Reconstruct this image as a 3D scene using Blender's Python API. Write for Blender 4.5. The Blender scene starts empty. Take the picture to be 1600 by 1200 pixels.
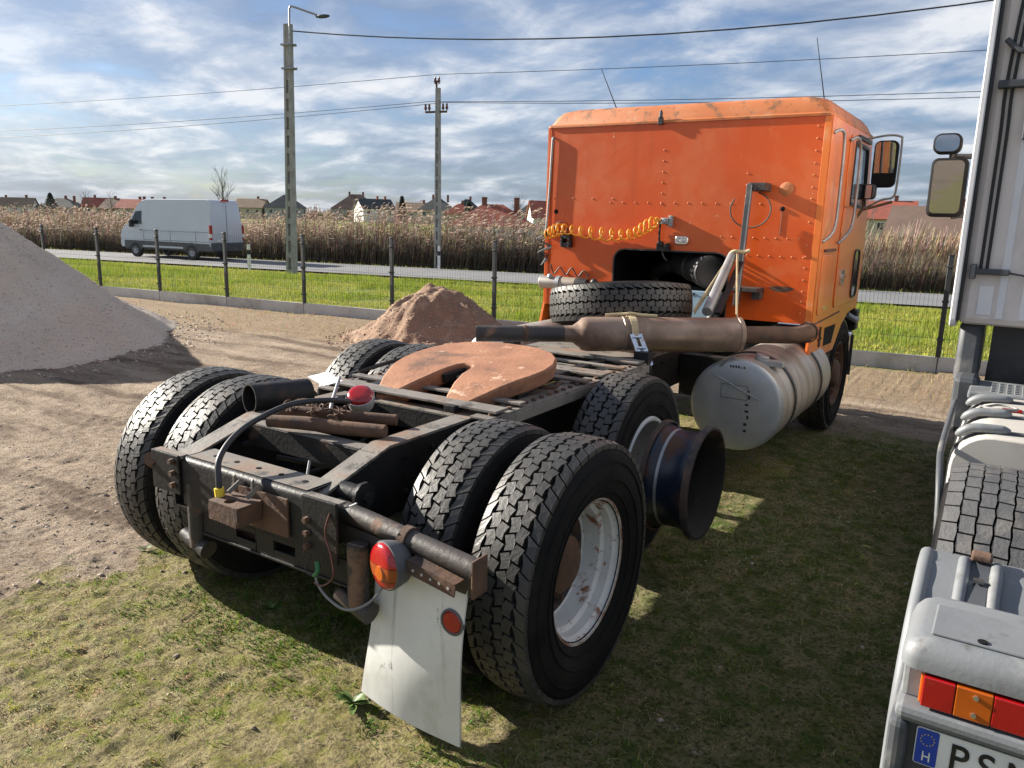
import bpy, bmesh, math, random
import numpy as np
from mathutils import Vector, Matrix
rad = math.radians
random.seed(7)
rng = np.random.default_rng(11)
SC = bpy.context.scene
COL = SC.collection

# ------------------------------------------------------------------ camera
CAM = np.array([2.4427, -2.5383, 1.8485]); YAW, PITCH, ROLL, FPX = .5709, .2116, .0232, 1214.25
fw = Vector((-math.sin(YAW)*math.cos(PITCH), math.cos(YAW)*math.cos(PITCH), -math.sin(PITCH)))
rt = Vector((math.cos(YAW), math.sin(YAW), 0)); up = rt.cross(fw)
rt2 = rt*math.cos(ROLL)+up*math.sin(ROLL); up2 = up*math.cos(ROLL)-rt*math.sin(ROLL)
cd = bpy.data.cameras.new('camera'); cam = bpy.data.objects.new('camera', cd); COL.objects.link(cam)
cd.sensor_width = 36; cd.lens = 36*FPX/1600; cd.clip_start = .05; cd.clip_end = 6000
M = Matrix((rt2, up2, -fw)).transposed().to_4x4(); M.translation = Vector(CAM); cam.matrix_world = M
SC.camera = cam
# ------------------------------------------------------------------ sky and sun
SUN_EL, SUN_DEV = rad(23), rad(6)          # the sun stands off the orange truck's left side, a little behind it
S = Vector((-math.cos(SUN_EL)*math.cos(SUN_DEV), -math.cos(SUN_EL)*math.sin(SUN_DEV), math.sin(SUN_EL)))
world = bpy.data.worlds.new('World'); SC.world = world; world.use_nodes = True
wt = world.node_tree; wt.nodes.clear()
def N(t, typ, **k):
    n = t.nodes.new(typ)
    for a, b in k.items(): setattr(n, a, b)
    return n
def math_node(t, op, a, b=None, c=None, clamp=False):
    n = N(t, 'ShaderNodeMath', operation=op, use_clamp=clamp)
    for i, v in enumerate((a, b, c)):
        if v is None: continue
        if isinstance(v, (int, float)): n.inputs[i].default_value = v
        else: t.links.new(v, n.inputs[i])
    return n.outputs[0]
def ramp(t, fac, stops, interp='LINEAR'):
    n = N(t, 'ShaderNodeValToRGB'); n.color_ramp.interpolation = interp
    e = n.color_ramp.elements
    while len(e) < len(stops): e.new(.5)
    for q, (p, c) in zip(e, stops):
        q.position = p; q.color = (c, c, c, 1) if isinstance(c, (int, float)) else (*c, 1)
    t.links.new(fac, n.inputs[0]); return n.outputs[0]
def mixc(t, fac, a, b, blend='MIX'):
    n = N(t, 'ShaderNodeMix', data_type='RGBA', blend_type=blend)
    for i, v in ((0, fac), (6, a), (7, b)):
        if isinstance(v, (int, float)): n.inputs[i].default_value = v
        elif isinstance(v, (tuple, list)): n.inputs[i].default_value = (*v, 1)
        else: t.links.new(v, n.inputs[i])
    return n.outputs[2]
def noise(t, vec, scale, detail=5, rough=.55, dist=0., w=None):
    n = N(t, 'ShaderNodeTexNoise'); n.inputs['Scale'].default_value = scale; n.inputs['Detail'].default_value = detail
    n.inputs['Roughness'].default_value = rough; n.inputs['Distortion'].default_value = dist
    if vec is not None: t.links.new(vec, n.inputs['Vector'])
    return n.outputs[0]
def mapping(t, vec, scale=(1, 1, 1), loc=(0, 0, 0), rot=(0, 0, 0)):
    n = N(t, 'ShaderNodeMapping'); n.inputs['Scale'].default_value = scale; n.inputs['Location'].default_value = loc
    n.inputs['Rotation'].default_value = rot; t.links.new(vec, n.inputs[0]); return n.outputs[0]
sky = N(wt, 'ShaderNodeTexSky', sky_type='NISHITA', sun_disc=False); sky.sun_elevation = SUN_EL; sky.sun_rotation = rad(262)
sky.air_density = 1.0; sky.dust_density = 1.2; sky.ozone_density = 1.6
tc = N(wt, 'ShaderNodeTexCoord'); sx = N(wt, 'ShaderNodeSeparateXYZ'); wt.links.new(tc.outputs['Generated'], sx.inputs[0])
zz = math_node(wt, 'ADD', math_node(wt, 'MAXIMUM', sx.outputs[2], 0.0), .16)
cx = N(wt, 'ShaderNodeCombineXYZ')
wt.links.new(math_node(wt, 'DIVIDE', sx.outputs[0], zz), cx.inputs[0]); wt.links.new(math_node(wt, 'DIVIDE', sx.outputs[1], zz), cx.inputs[1])
v0 = mapping(wt, cx.outputs[0], scale=(1.0, 1.0, 1), loc=(3.1, 1.7, 0), rot=(0, 0, rad(25)))
n1 = noise(wt, v0, .55, 7, .58, .5)
n2 = noise(wt, mapping(wt, v0, scale=(.8, 1.0, 1)), 2.7, 8, .58, .3)
n3 = noise(wt, v0, .9, 6, .55, .4)
cov = math_node(wt, 'ADD', math_node(wt, 'MULTIPLY', n1, .6), math_node(wt, 'MULTIPLY', n2, .4))
cmask = ramp(wt, cov, [(.36, 0), (.47, .72), (.60, 1)])
n4 = noise(wt, mapping(wt, v0, loc=(7, 3, 0)), .33, 4, .5, .3)
bright = math_node(wt, 'ADD', math_node(wt, 'MULTIPLY', n2, .58), math_node(wt, 'MULTIPLY', n4, .42))
ccol = ramp(wt, bright, [(.41, (1.95, 2.40, 3.25)), (.48, (2.85, 3.35, 4.25)), (.535, (4.2, 4.6, 5.3)), (.60, (6.5, 6.6, 6.8))])
skyc = mixc(wt, 1.0, sky.outputs[0], (.62, .76, 1.0), 'MULTIPLY')
col = mixc(wt, math_node(wt, 'MULTIPLY', cmask, .93), skyc, ccol)
bg = N(wt, 'ShaderNodeBackground'); wt.links.new(col, bg.inputs[0]); bg.inputs[1].default_value = .050
wo = N(wt, 'ShaderNodeOutputWorld'); wt.links.new(bg.outputs[0], wo.inputs[0])
sl = bpy.data.lights.new('sun', 'SUN'); sl.energy = 5.0; sl.angle = rad(.53); sl.color = (1, .93, .82)
so = bpy.data.objects.new('sun', sl); COL.objects.link(so); so.rotation_euler = S.to_track_quat('Z', 'Y').to_euler(); so.location = (-20, -5, 20)
SC.view_settings.view_transform = 'Standard'; SC.view_settings.look = 'None'
SC.view_settings.exposure = 1.5; SC.view_settings.gamma = 1.0; SC.view_settings.use_curve_mapping = False
SC.cycles.max_bounces = 6; SC.cycles.use_denoising = True

# ------------------------------------------------------------------ materials
MATS = {}
def base_mat(name):
    m = bpy.data.materials.new(name); m.use_nodes = True; t = m.node_tree
    return m, t, t.nodes['Principled BSDF']
def coords(t):
    tcn = N(t, 'ShaderNodeTexCoord'); oi = N(t, 'ShaderNodeObjectInfo')
    va = N(t, 'ShaderNodeVectorMath', operation='ADD')
    vm = N(t, 'ShaderNodeVectorMath', operation='SCALE'); vm.inputs[0].default_value = (17, 31, 23)
    t.links.new(oi.outputs['Random'], vm.inputs['Scale'])
    t.links.new(tcn.outputs['Object'], va.inputs[0]); t.links.new(vm.outputs[0], va.inputs[1])
    return va.outputs[0]
def pm(name, c1, c2=None, rough=.6, metal=0., scale=8, c3=None, s3=3, t3=(.55, .65), r3=.9, m3=0., bump=0., bscale=60, c4=None, s4=20, t4=(.6, .68), coat=0., stretch=None, spec=.5, c5=None, s5=7, t5=(.52, .72)):
    """c1/c2 mottled paint, c3 a first layer of wear (rust, dirt), c4 a second finer one."""
    if name in MATS: return MATS[name]
    m, t, b = base_mat(name)
    v = coords(t)
    if stretch: v = mapping(t, v, scale=stretch)
    c2 = c2 or tuple(x*.82 for x in c1)
    colr = mixc(t, ramp(t, noise(t, v, scale, 6), [(.35, 0), (.65, 1)]), c1, c2)
    rr = rough; mm = metal
    if c3:
        msk = ramp(t, noise(t, v, s3, 9, .65, .3), [(t3[0], 0), (t3[1], 1)])
        colr = mixc(t, msk, colr, c3)
        rr = math_node(t, 'ADD', math_node(t, 'MULTIPLY', msk, r3-rough), rough)
        if metal: mm = math_node(t, 'ADD', math_node(t, 'MULTIPLY', msk, m3-metal), metal)
    if c4:
        msk = ramp(t, noise(t, v, s4, 8, .7), [(t4[0], 0), (t4[1], 1)])
        colr = mixc(t, msk, colr, c4)
    if c5:                                   # runs and streaks down the face
        msk = math_node(t, 'MULTIPLY', ramp(t, noise(t, mapping(t, v, scale=(1, 1, .07)), s5, 5, .6), [(t5[0], 0), (t5[1], 1)]), ramp(t, noise(t, v, 1.1, 4), [(.40, .15), (.62, 1)]))
        colr = mixc(t, msk, colr, c5)
    t.links.new(colr, b.inputs['Base Color'])
    for s_, val in (('Roughness', rr), ('Metallic', mm)):
        if isinstance(val, (int, float)): b.inputs[s_].default_value = val
        else: t.links.new(val, b.inputs[s_])
    b.inputs['Coat Weight'].default_value = coat; b.inputs['Coat Roughness'].default_value = .12
    b.inputs['Specular IOR Level'].default_value = spec
    if bump:
        bn = N(t, 'ShaderNodeBump'); bn.inputs['Strength'].default_value = bump; bn.inputs['Distance'].default_value = .01
        t.links.new(noise(t, v, bscale, 6, .6), bn.inputs['Height']); t.links.new(bn.outputs[0], b.inputs['Normal'])
    MATS[name] = m; return m
RUST = (.20, .075, .03); DIRT = (.25, .19, .13)
pm('rubber', (.008, .008, .009), (.014, .0135, .013), .8, scale=6, c3=(.030, .026, .023), s3=2.2, t3=(.5, .75), r3=.92, bump=.15, bscale=90, spec=.12)
pm('tread', (.030, .029, .028), (.052, .049, .045), .50, scale=7, c3=(.105, .09, .075), s3=3, t3=(.56, .78), bump=.25, bscale=70, spec=.45, c4=(.025, .024, .023), s4=18, t4=(.6, .7))
pm('grey_tread', (.06, .06, .063), (.085, .085, .086), .7, scale=9, c3=(.15, .135, .12), s3=6, t3=(.55, .75), bump=.3, bscale=90)
pm('chassis', (.010, .010, .011), (.018, .017, .017), .5, scale=7, c3=(.085, .048, .030), s3=3.5, t3=(.60, .72), r3=.9, bump=.25, bscale=50, c4=(.04, .035, .03), s4=1.6, t4=(.6, .9), spec=.3)
pm('chassis_sunlit', (.15, .135, .12), (.20, .18, .155), .6, scale=5, c3=(.19, .095, .05), s3=3, t3=(.52, .68), r3=.9, bump=.2, bscale=60, c4=(.05, .045, .04), s4=9, t4=(.55, .65))  # lighter copy of chassis: sun on the upper faces painted in, plus rust
pm('rust', (.135, .072, .042), (.08, .045, .030), .88, scale=9, c3=(.055, .04, .035), s3=4, t3=(.52, .66), bump=.35, bscale=45)
pm('rust_plate', (.33, .15, .078), (.235, .10, .052), .8, scale=5, c3=(.085, .045, .030), s3=2.6, t3=(.52, .66), bump=.4, bscale=38, c4=(.52, .37, .26), s4=7, t4=(.60, .68))
pm('rusty_tube', (.032, .028, .027), (.055, .044, .039), .55, scale=7, c3=(.19, .11, .07), s3=5, t3=(.57, .65), r3=.85, bump=.3, bscale=40)
pm('muffler', (.36, .26, .20), (.24, .165, .12), .36, .5, scale=5, c3=(.13, .07, .045), s3=2.4, t3=(.45, .68), r3=.7, bump=.12, bscale=30, stretch=(1, 1, 1), c4=(.36, .29, .24), s4=3, t4=(.6, .75))
pm('white_rim', (.74, .74, .73), (.62, .62, .61), .5, scale=4, c3=(.26, .105, .045), s3=7, t3=(.60, .66), r3=.9, c4=(.30, .16, .09), s4=24, t4=(.61, .66), bump=.1)
pm('rusty_white', (.30, .20, .14), (.45, .42, .38), .8, scale=14, c3=(.17, .08, .045), s3=9, t3=(.5, .6))
pm('blue_rim', (.005, .014, .036), (.009, .012, .022), .35, scale=4, c3=(.075, .036, .024), s3=4, t3=(.52, .60), r3=.9, c4=(.5, .55, .58), s4=6, t4=(.70, .73))
pm('rim_edge', (.10, .056, .038), (.05, .038, .035), .7, scale=9, c3=(.03, .03, .035), s3=6, t3=(.5, .6))
pm('dark_rim', (.007, .007, .008), (.016, .014, .013), .7, scale=5, c3=(.06, .036, .025), s3=5, t3=(.58, .7), spec=.2)
pm('orange', (.53, .068, .003), (.59, .088, .006), .34, scale=1.3, c3=(.57, .15, .045), s3=1.7, t3=(.48, .78), r3=.6, c4=(.60, .36, .20), s4=11, t4=(.655, .72), bump=.22, bscale=2.2, coat=.15, c5=(.34, .050, .008), s5=9, t5=(.55, .85))
pm('orange_faded', (.44, .125, .032), (.50, .175, .065), .6, scale=2.0, c3=(.44, .27, .16), s3=4, t3=(.58, .72), r3=.7, c4=(.15, .08, .042), s4=9, t4=(.53, .64))
pm('orange_side_lit', (.62, .125, .012), (.66, .17, .03), .36, scale=1.5, c3=(.62, .36, .18), s3=3, t3=(.55, .78), r3=.6, coat=.15, c4=(.26, .11, .05), s4=14, t4=(.68, .74), c5=(.36, .12, .03), s5=9, t5=(.52, .8))  # lighter copy of the cab orange: bounced light painted in, plus real wear
pm('dark', (.006, .006, .007), (.012, .012, .012), .8, scale=6, spec=.15)
pm('black_plastic', (.018, .019, .021), (.03, .03, .032), .5, scale=8, c3=(.09, .08, .07), s3=3, t3=(.55, .75), bump=.05)
pm('aluminium', (.40, .41, .42), (.32, .33, .34), .48, .5, scale=5, c3=(.36, .32, .27), s3=3, t3=(.5, .72), r3=.6, m3=.2, bump=.06, bscale=40, c4=(.22, .17, .12), s4=8, t4=(.68, .74))
pm('tank_side', (.46, .43, .39), (.34, .305, .27), .46, .45, scale=4, c5=(.20, .14, .09), s5=9, c3=(.22, .16, .11), s3=2, t3=(.48, .66), r3=.7, stretch=(1, 2.5, .5), m3=.1)
pm('chrome', (.75, .75, .75), (.62, .62, .62), .18, .95, scale=6, c3=(.35, .28, .22), s3=8, t3=(.6, .7), m3=.3)
pm('strap', (.50, .40, .24), (.40, .31, .19), .9, scale=14)
pm('yellow_hose', (.75, .36, .035), (.68, .30, .03), .4, scale=9)
pm('yellow_tape', (.75, .55, .03), (.6, .42, .03), .6, scale=30)
pm('flap', (.74, .74, .71), (.64, .64, .61), .55, scale=5, c3=(.46, .46, .39), s3=4, t3=(.50, .72), c4=(.10, .105, .10), s4=8, t4=(.655, .70), stretch=(1, 1, .6), bump=.05, bscale=25, c5=(.20, .21, .18), s5=13, t5=(.60, .70))
pm('red_lens', (.34, .004, .006), (.27, .004, .005), .18, scale=8, bump=.06, bscale=60, coat=.5, c3=(.40, .09, .08), s3=5, t3=(.6, .78))
pm('amber_lens', (.42, .085, .004), (.36, .068, .004), .18, scale=8, coat=.5)
pm('amber_dull', (.30, .052, .008), (.24, .045, .008), .3, scale=9, coat=.3)
pm('grey_plastic', (.075, .077, .082), (.10, .10, .105), .55, scale=9, c3=(.16, .15, .14), s3=4, t3=(.55, .7))
pm('pale_plastic', (.45, .44, .43), (.36, .35, .34), .5, scale=9)
pm('white_paint', (.78, .77, .78), (.66, .66, .69), .32, scale=2, c3=(.50, .48, .46), s3=3, t3=(.58, .78), coat=.2)
pm('white_pink_lit', (.76, .69, .66), (.68, .62, .59), .45, scale=3, c3=(.42, .37, .33), s3=2, t3=(.52, .75), stretch=(1, 1, .4))  # white cab wall with pinkish grazing light put into its colour, plus grime
pm('fender_grey', (.165, .175, .185), (.135, .143, .152), .5, scale=4, c3=(.24, .24, .235), s3=5, t3=(.55, .75), bump=.08, bscale=90, c4=(.09, .085, .075), s4=9, t4=(.60, .72), c5=(.10, .10, .098), s5=14, t5=(.52, .75))
pm('dark_grey', (.045, .05, .058), (.065, .07, .077), .55, scale=4, c3=(.17, .16, .15), s3=4, t3=(.55, .72))
pm('tank_white', (.46, .44, .40), (.38, .36, .33), .5, scale=3, c3=(.38, .34, .29), s3=4, t3=(.55, .72))
pm('mirror_glass', (.40, .42, .45), (.38, .40, .43), .03, 1.0)
pm('concrete', (.37, .365, .35), (.29, .285, .27), .9, scale=3, c3=(.22, .21, .19), s3=2, t3=(.5, .75), bump=.25, bscale=40)
pm('base_concrete', (.56, .55, .53), (.46, .45, .43), .9, scale=2, c3=(.24, .22, .19), s3=1.6, t3=(.5, .75), bump=.25, bscale=40)
pm('fence_metal', (.028, .032, .036), (.04, .043, .046), .5, scale=5)
pm('porcelain', (.13, .05, .035), rough=.3)
pm('galvanised', (.32, .33, .34), (.25, .26, .27), .5, .6)
pm('cable', (.02, .02, .022), rough=.6)
pm('white_sheet', (.7, .72, .74), (.5, .52, .54), .4, scale=12, c4=(.05, .05, .06), s4=22, t4=(.58, .62))
pm('blue_sheet', (.30, .42, .52), (.22, .33, .42), .5, scale=6, c3=(.5, .55, .58), s3=9, t3=(.58, .64))
pm('red_wire', (.10, .03, .02), rough=.5); pm('green_wire', (.02, .16, .06), rough=.5); pm('grey_wire', (.22, .22, .21), rough=.6)
pm('plate_white', (.80, .80, .78), rough=.4); pm('plate_blue', (.015, .06, .42), rough=.4); pm('plate_black', (.012, .012, .014), rough=.45)
pm('star_yellow', (.75, .55, .02), rough=.5)
pm('van_paint', (.52, .55, .61), (.49, .52, .58), .28, scale=1, coat=.6)
pm('van_tyre', (.022, .022, .023), rough=.8)
pm('bark', (.10, .085, .07), (.14, .12, .10), .9, scale=5)
pm('conifer', (.022, .038, .020), (.035, .052, .028), .9, scale=2)
def glass_mat():
    m, t, b = base_mat('glass'); b.inputs['Base Color'].default_value = (.55, .62, .66, 1); b.inputs['Roughness'].default_value = .03
    b.inputs['Transmission Weight'].default_value = .85; b.inputs['IOR'].default_value = 1.02; b.inputs['Coat Weight'].default_value = .6; b.inputs['Coat Roughness'].default_value = .03
    MATS['glass'] = m
glass_mat()
def dark_glass():
    m, t, b = base_mat('dark_glass'); b.inputs['Base Color'].default_value = (.02, .025, .03, 1); b.inputs['Roughness'].default_value = .06; MATS['dark_glass'] = m
dark_glass()
def attr_mat(name, rough=.8, sss=.0, trans=.3):
    """foliage: colour from a per-blade attribute, light partly passes through."""
    m, t, b = base_mat(name)
    a = N(t, 'ShaderNodeAttribute', attribute_name='tint'); b.inputs['Roughness'].default_value = rough; b.inputs['Specular IOR Level'].default_value = .25
    t.links.new(a.outputs['Color'], b.inputs['Base Color'])
    if trans:
        tr = N(t, 'ShaderNodeBsdfTranslucent'); t.links.new(a.outputs['Color'], tr.inputs[0])
        mx = N(t, 'ShaderNodeMixShader'); mx.inputs[0].default_value = trans
        t.links.new(b.outputs[0], mx.inputs[1]); t.links.new(tr.outputs[0], mx.inputs[2])
        t.links.new(mx.outputs[0], t.nodes['Material Output'].inputs[0])
    MATS[name] = m
attr_mat('blades', trans=.35); attr_mat('reeds', trans=.25); attr_mat('stones', trans=0, rough=.9)

# ------------------------------------------------------------------ mesh helpers
def frame_of(d):
    d = d.normalized(); a = Vector((0, 0, 1)) if abs(d.z) < .9 else Vector((1, 0, 0))
    u = d.cross(a).normalized(); return u, d.cross(u).normalized()
class MB:
    def __init__(s): s.v = []; s.f = []; s.m = []
    def add(s, vs, fs, mi=0):
        o = len(s.v); s.v += [tuple(p) for p in vs]; s.f += [tuple(i+o for i in f) for f in fs]; s.m += [mi]*len(fs); return s
    def bx(s, x0, x1, y0, y1, z0, z1, mi=0, R=None):
        c = Vector(((x0+x1)/2, (y0+y1)/2, (z0+z1)/2)); h = Vector(((x1-x0)/2, (y1-y0)/2, (z1-z0)/2))
        vs = []
        for a in (-1, 1):
            for b in (-1, 1):
                for d in (-1, 1):
                    p = Vector((a*h.x, b*h.y, d*h.z)); vs.append(c+(R @ p if R else p))
        return s.add(vs, [(0, 1, 3, 2), (4, 6, 7, 5), (0, 4, 5, 1), (2, 3, 7, 6), (0, 2, 6, 4), (1, 5, 7, 3)], mi)
    def bar(s, p0, p1, w, h, up=(0, 0, 1), mi=0):
        p0, p1 = Vector(p0), Vector(p1); d = (p1-p0).normalized(); u = d.cross(Vector(up)).normalized(); n = u.cross(d)
        vs = [p+u*a*w/2+n*b*h/2 for p in (p0, p1) for a, b in ((-1, -1), (1, -1), (1, 1), (-1, 1))]
        return s.add(vs, [(3, 2, 1, 0), (4, 5, 6, 7), (0, 1, 5, 4), (1, 2, 6, 5), (2, 3, 7, 6), (3, 0, 4, 7)], mi)
    def tube(s, pts, r, n=8, caps=True, mi=0):
        pts = [Vector(p) for p in pts]; rs = r if isinstance(r, (list, tuple)) else [r]*len(pts)
        vs = []; fs = []; u = None
        for i, p in enumerate(pts):
            d = (pts[min(i+1, len(pts)-1)]-pts[max(i-1, 0)]).normalized()
            if u is None: u, w = frame_of(d)
            else:
                u = (u-d*u.dot(d)).normalized(); w = d.cross(u)
            vs += [p+(u*math.cos(2*math.pi*k/n)+w*math.sin(2*math.pi*k/n))*rs[i] for k in range(n)]
        for i in range(len(pts)-1):
            fs += [(i*n+k, i*n+(k+1) % n, (i+1)*n+(k+1) % n, (i+1)*n+k) for k in range(n)]
        if caps: fs += [tuple(range(n))[::-1], tuple((len(pts)-1)*n+k for k in range(n))]
        return s.add(vs, fs, mi)
    def cyl(s, p0, p1, r0, r1=None, n=16, mi=0): return s.tube([p0, p1], [r0, r0 if r1 is None else r1], n, True, mi)
    def lathe(s, prof, o, axis, n=32, mi=0, closed=False):
        o = Vector(o); d = Vector(axis).normalized(); u, w = frame_of(d); vs = []; fs = []
        for t, r in prof: vs += [o+d*t+(u*math.cos(2*math.pi*k/n)+w*math.sin(2*math.pi*k/n))*r for k in range(n)]
        L = len(prof)
        for i in range(L if closed else L-1):
            j = (i+1) % L; fs += [(i*n+k, i*n+(k+1) % n, j*n+(k+1) % n, j*n+k) for k in range(n)]
        return s.add(vs, fs, mi)
    def prism(s, poly, axis, a0, a1, mi=0):
        def P(a, p): return {'x': (a, p[0], p[1]), 'y': (p[0], a, p[1]), 'z': (p[0], p[1], a)}[axis]
        n = len(poly); vs = [P(a0, p) for p in poly]+[P(a1, p) for p in poly]
        return s.add(vs, [tuple(range(n))[::-1], tuple(range(n, 2*n))]+[(i, (i+1) % n, n+(i+1) % n, n+i) for i in range(n)], mi)
    def sph(s, c, r, n=10, mi=0, sc=(1, 1, 1)):
        c = Vector(c); vs = []; fs = []; h = n//2
        for i in range(h+1):
            a = math.pi*i/h
            vs += [c+Vector((sc[0]*math.sin(a)*math.cos(2*math.pi*k/n), sc[1]*math.sin(a)*math.sin(2*math.pi*k/n), sc[2]*math.cos(a)))*r for k in range(n)]
        for i in range(h): fs += [(i*n+k, (i+1)*n+k, (i+1)*n+(k+1) % n, i*n+(k+1) % n) for k in range(n)]
        return s.add(vs, fs, mi)
    def mesh(s, name, mats, smooth=38, weld=True):
        me = bpy.data.meshes.new(name); me.from_pydata(s.v, [], s.f)
        for m in (mats if isinstance(mats, (list, tuple)) else [mats]): me.materials.append(MATS[m])
        if any(s.m): me.polygons.foreach_set('material_index', s.m)
        bm = bmesh.new(); bm.from_mesh(me)
        if weld: bmesh.ops.remove_doubles(bm, verts=bm.verts, dist=1e-5)
        bmesh.ops.recalc_face_normals(bm, faces=bm.faces); bm.to_mesh(me); bm.free()
        if smooth: me.shade_smooth(); me.set_sharp_from_angle(angle=rad(smooth))
        me.update(); return me
    def build(s, name, mats, parent=None, smooth=38, bevel=0, **tags):
        return link(name, s.mesh(name, mats, smooth), parent, bevel, **tags)
def link(name, me, parent=None, bevel=0, loc=None, rot=None, **tags):
    o = bpy.data.objects.new(name, me); COL.objects.link(o)
    if parent: o.parent = parent
    if loc is not None: o.location = loc
    if rot is not None: o.rotation_euler = rot
    if bevel:
        b = o.modifiers.new('bevel', 'BEVEL'); b.width = bevel; b.segments = 2; b.limit_method = 'ANGLE'; b.angle_limit = rad(40)
    for k, v in tags.items(): o[k] = v
    return o
def empty(name, loc=(0, 0, 0), rot=(0, 0, 0), parent=None, **tags):
    return link(name, None, parent, 0, loc, rot, **tags)
def arc(cx_, cy_, r, a0, a1, n): return [(cx_+r*math.cos(rad(a0+(a1-a0)*i/n)), cy_+r*math.sin(rad(a0+(a1-a0)*i/n))) for i in range(n+1)]
def rrect(x0, x1, y0, y1, r, n=4):
    return arc(x1-r, y0+r, r, -90, 0, n)+arc(x1-r, y1-r, r, 0, 90, n)+arc(x0+r, y1-r, r, 90, 180, n)+arc(x0+r, y0+r, r, 180, 270, n)
def smooth_path(pts, k=6):
    pts = [Vector(p) for p in pts]; out = []
    for i in range(len(pts)-1):
        p0, p1, p2, p3 = pts[max(i-1, 0)], pts[i], pts[i+1], pts[min(i+2, len(pts)-1)]
        for j in range(k):
            t = j/k; out.append(.5*((2*p1)+(p2-p0)*t+(2*p0-5*p1+4*p2-p3)*t*t+(3*p1-p0-3*p2+p3)*t**3))
    return out+[pts[-1]]
def soup(name, V, F, mat, tint=None, parent=None, smooth=False, **tags):
    """many small faces from numpy arrays: V (n,3), F (m,3 or 4), tint per vertex"""
    me = bpy.data.meshes.new(name); k = F.shape[1]
    me.vertices.add(len(V)); me.vertices.foreach_set('co', V.astype(np.float32).ravel())
    me.loops.add(F.size); me.loops.foreach_set('vertex_index', F.astype(np.int32).ravel())
    me.polygons.add(len(F)); me.polygons.foreach_set('loop_start', np.arange(0, F.size, k, dtype=np.int32))
    me.update(calc_edges=True)
    if tint is not None:
        a = me.attributes.new('tint', 'FLOAT_COLOR', 'POINT'); c = np.ones((len(V), 4), np.float32); c[:, :tint.shape[1]] = tint; a.data.foreach_set('color', c.ravel())
    if smooth: me.shade_smooth()
    me.materials.append(MATS[mat]); return link(name, me, parent, **tags)
# numpy value noise
def _h(i, j, s): 
    n = (i*374761393+j*668265263+s*974711) & 0x7fffffff; n = ((n ^ (n >> 13))*1274126177) & 0x7fffffff
    return ((n ^ (n >> 16)) & 0xffff)/65535.
def vn(x, y, s=0):
    i = np.floor(x).astype(np.int64); j = np.floor(y).astype(np.int64); u = x-i; v = y-j; u = u*u*(3-2*u); v = v*v*(3-2*v)
    return (_h(i, j, s)*(1-u)+_h(i+1, j, s)*u)*(1-v)+(_h(i, j+1, s)*(1-u)+_h(i+1, j+1, s)*u)*v
def fbm(x, y, f, o=4, s=0):
    t = 0; a = .5; tot = 0
    for k in range(o): t = t+a*vn(x*f, y*f, s+k*17); tot += a; a *= .55; f = f*2.03
    return t/tot-.5
def sst(a, b, x): t = np.clip((x-a)/(b-a), 0, 1); return t*t*(3-2*t)

# ------------------------------------------------------------------ ground
def fence_y(x): return 8.16+.13*(x+4.82)
def road_near(x): return 19.8+.2*(x+17)
ROAD_W, ROAD_Z = 4.9, -.45
def ground_z(x, y):
    s = y-fence_y(x); t = np.clip(s/np.maximum(road_near(x)-fence_y(x)-.6, 1), 0, 1)
    base = np.where(s > 0, ROAD_Z*(t**1.3)-.03, 0.)+np.where((s > .15) & (t < 1), .10*np.sin(t*math.pi)*0, 0)
    near = np.clip(1-np.hypot(x, y-2)/40, 0, 1)
    g = grass_amt(x, y)
    h = .035*fbm(x, y, .6, 3, 3)+.022*fbm(x, y, 2.3, 3, 5)+.026*fbm(x, y, 9, 3, 9)+.020*fbm(x, y, 26, 2, 14)
    h = h+(1-g)*.006*np.sin((y*1.0-.25*x+.6*fbm(x, y, .8, 2, 4))*9)*sst(-2.2, -3.5, x)*sst(4.5, 2.5, y)
    t2 = y-.64*x+.25*fbm(x, y, .4, 2, 71)
    for c_, w_ in ((2.55, .16), (3.55, .10), (3.78, .09), (4.35, .14), (5.0, .12)): h = h-.022*np.exp(-((t2-c_)/w_)**2)*sst(-2.3, -3.2, x)*sst(6, 4.5, y)*(.85+.15*np.sin((x+.64*y)*38))
    h = h+.18*sst(.2, 3, s)*fbm(x, y, .9, 4, 21)*(t < 1)
    flat = 1-sst(road_near(x)-.8, road_near(x)-.2, y)      # level under and beyond the road
    return base+np.where(s > -.25, np.where(s < .3, h*.3, h), h)*near*flat-.012
def grass_amt(x, y):
    n = fbm(x, y, 1.1, 4, 31)*1.15+.55*fbm(x, y, 4.5, 3, 37)
    g = sst(-2.05, -1.35, x+n*1.6-.25*np.clip(-.5-y, 0, 2))*(1-sst(4.7, 5.7, y+n*1.6))
    return np.clip(g, 0, 1)
def lush_shade(x, y): return np.clip(sst(.9, 1.7, x+1.2*fbm(x, y, 1.2, 3, 101)+.5*sst(-.3, .5, y))+np.exp(-((x-.1)/1.1)**2-((y-.2)/.55)**2), 0, 1)  # greener grass here, also darkened for the shade under and between the trucks
def axis_lines(fine0, fine1, step, lo, hi):
    out = list(np.arange(fine0, fine1, step)); a = fine1; d = step
    while a < hi: out.append(a); d = min(d*(1.012 if d < .05 else 1.10), 120); a += d
    out.append(hi); a = fine0; d = step
    while a > lo: d = min(d*(1.012 if d < .05 else 1.10), 120); a -= d; out.append(max(a, lo))
    return np.array(sorted(set(out)))
gx = axis_lines(-2.7, 2.5, .015, -2500, 2500); gy = axis_lines(-1.8, 1.3, .017, -300, 3500)
X, Y = np.meshgrid(gx, gy, indexing='ij'); Z = ground_z(X, Y)
ni, nj = X.shape; idx = np.arange(ni*nj).reshape(ni, nj)
F = np.stack([idx[:-1, :-1], idx[1:, :-1], idx[1:, 1:], idx[:-1, 1:]], -1).reshape(-1, 4)
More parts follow.
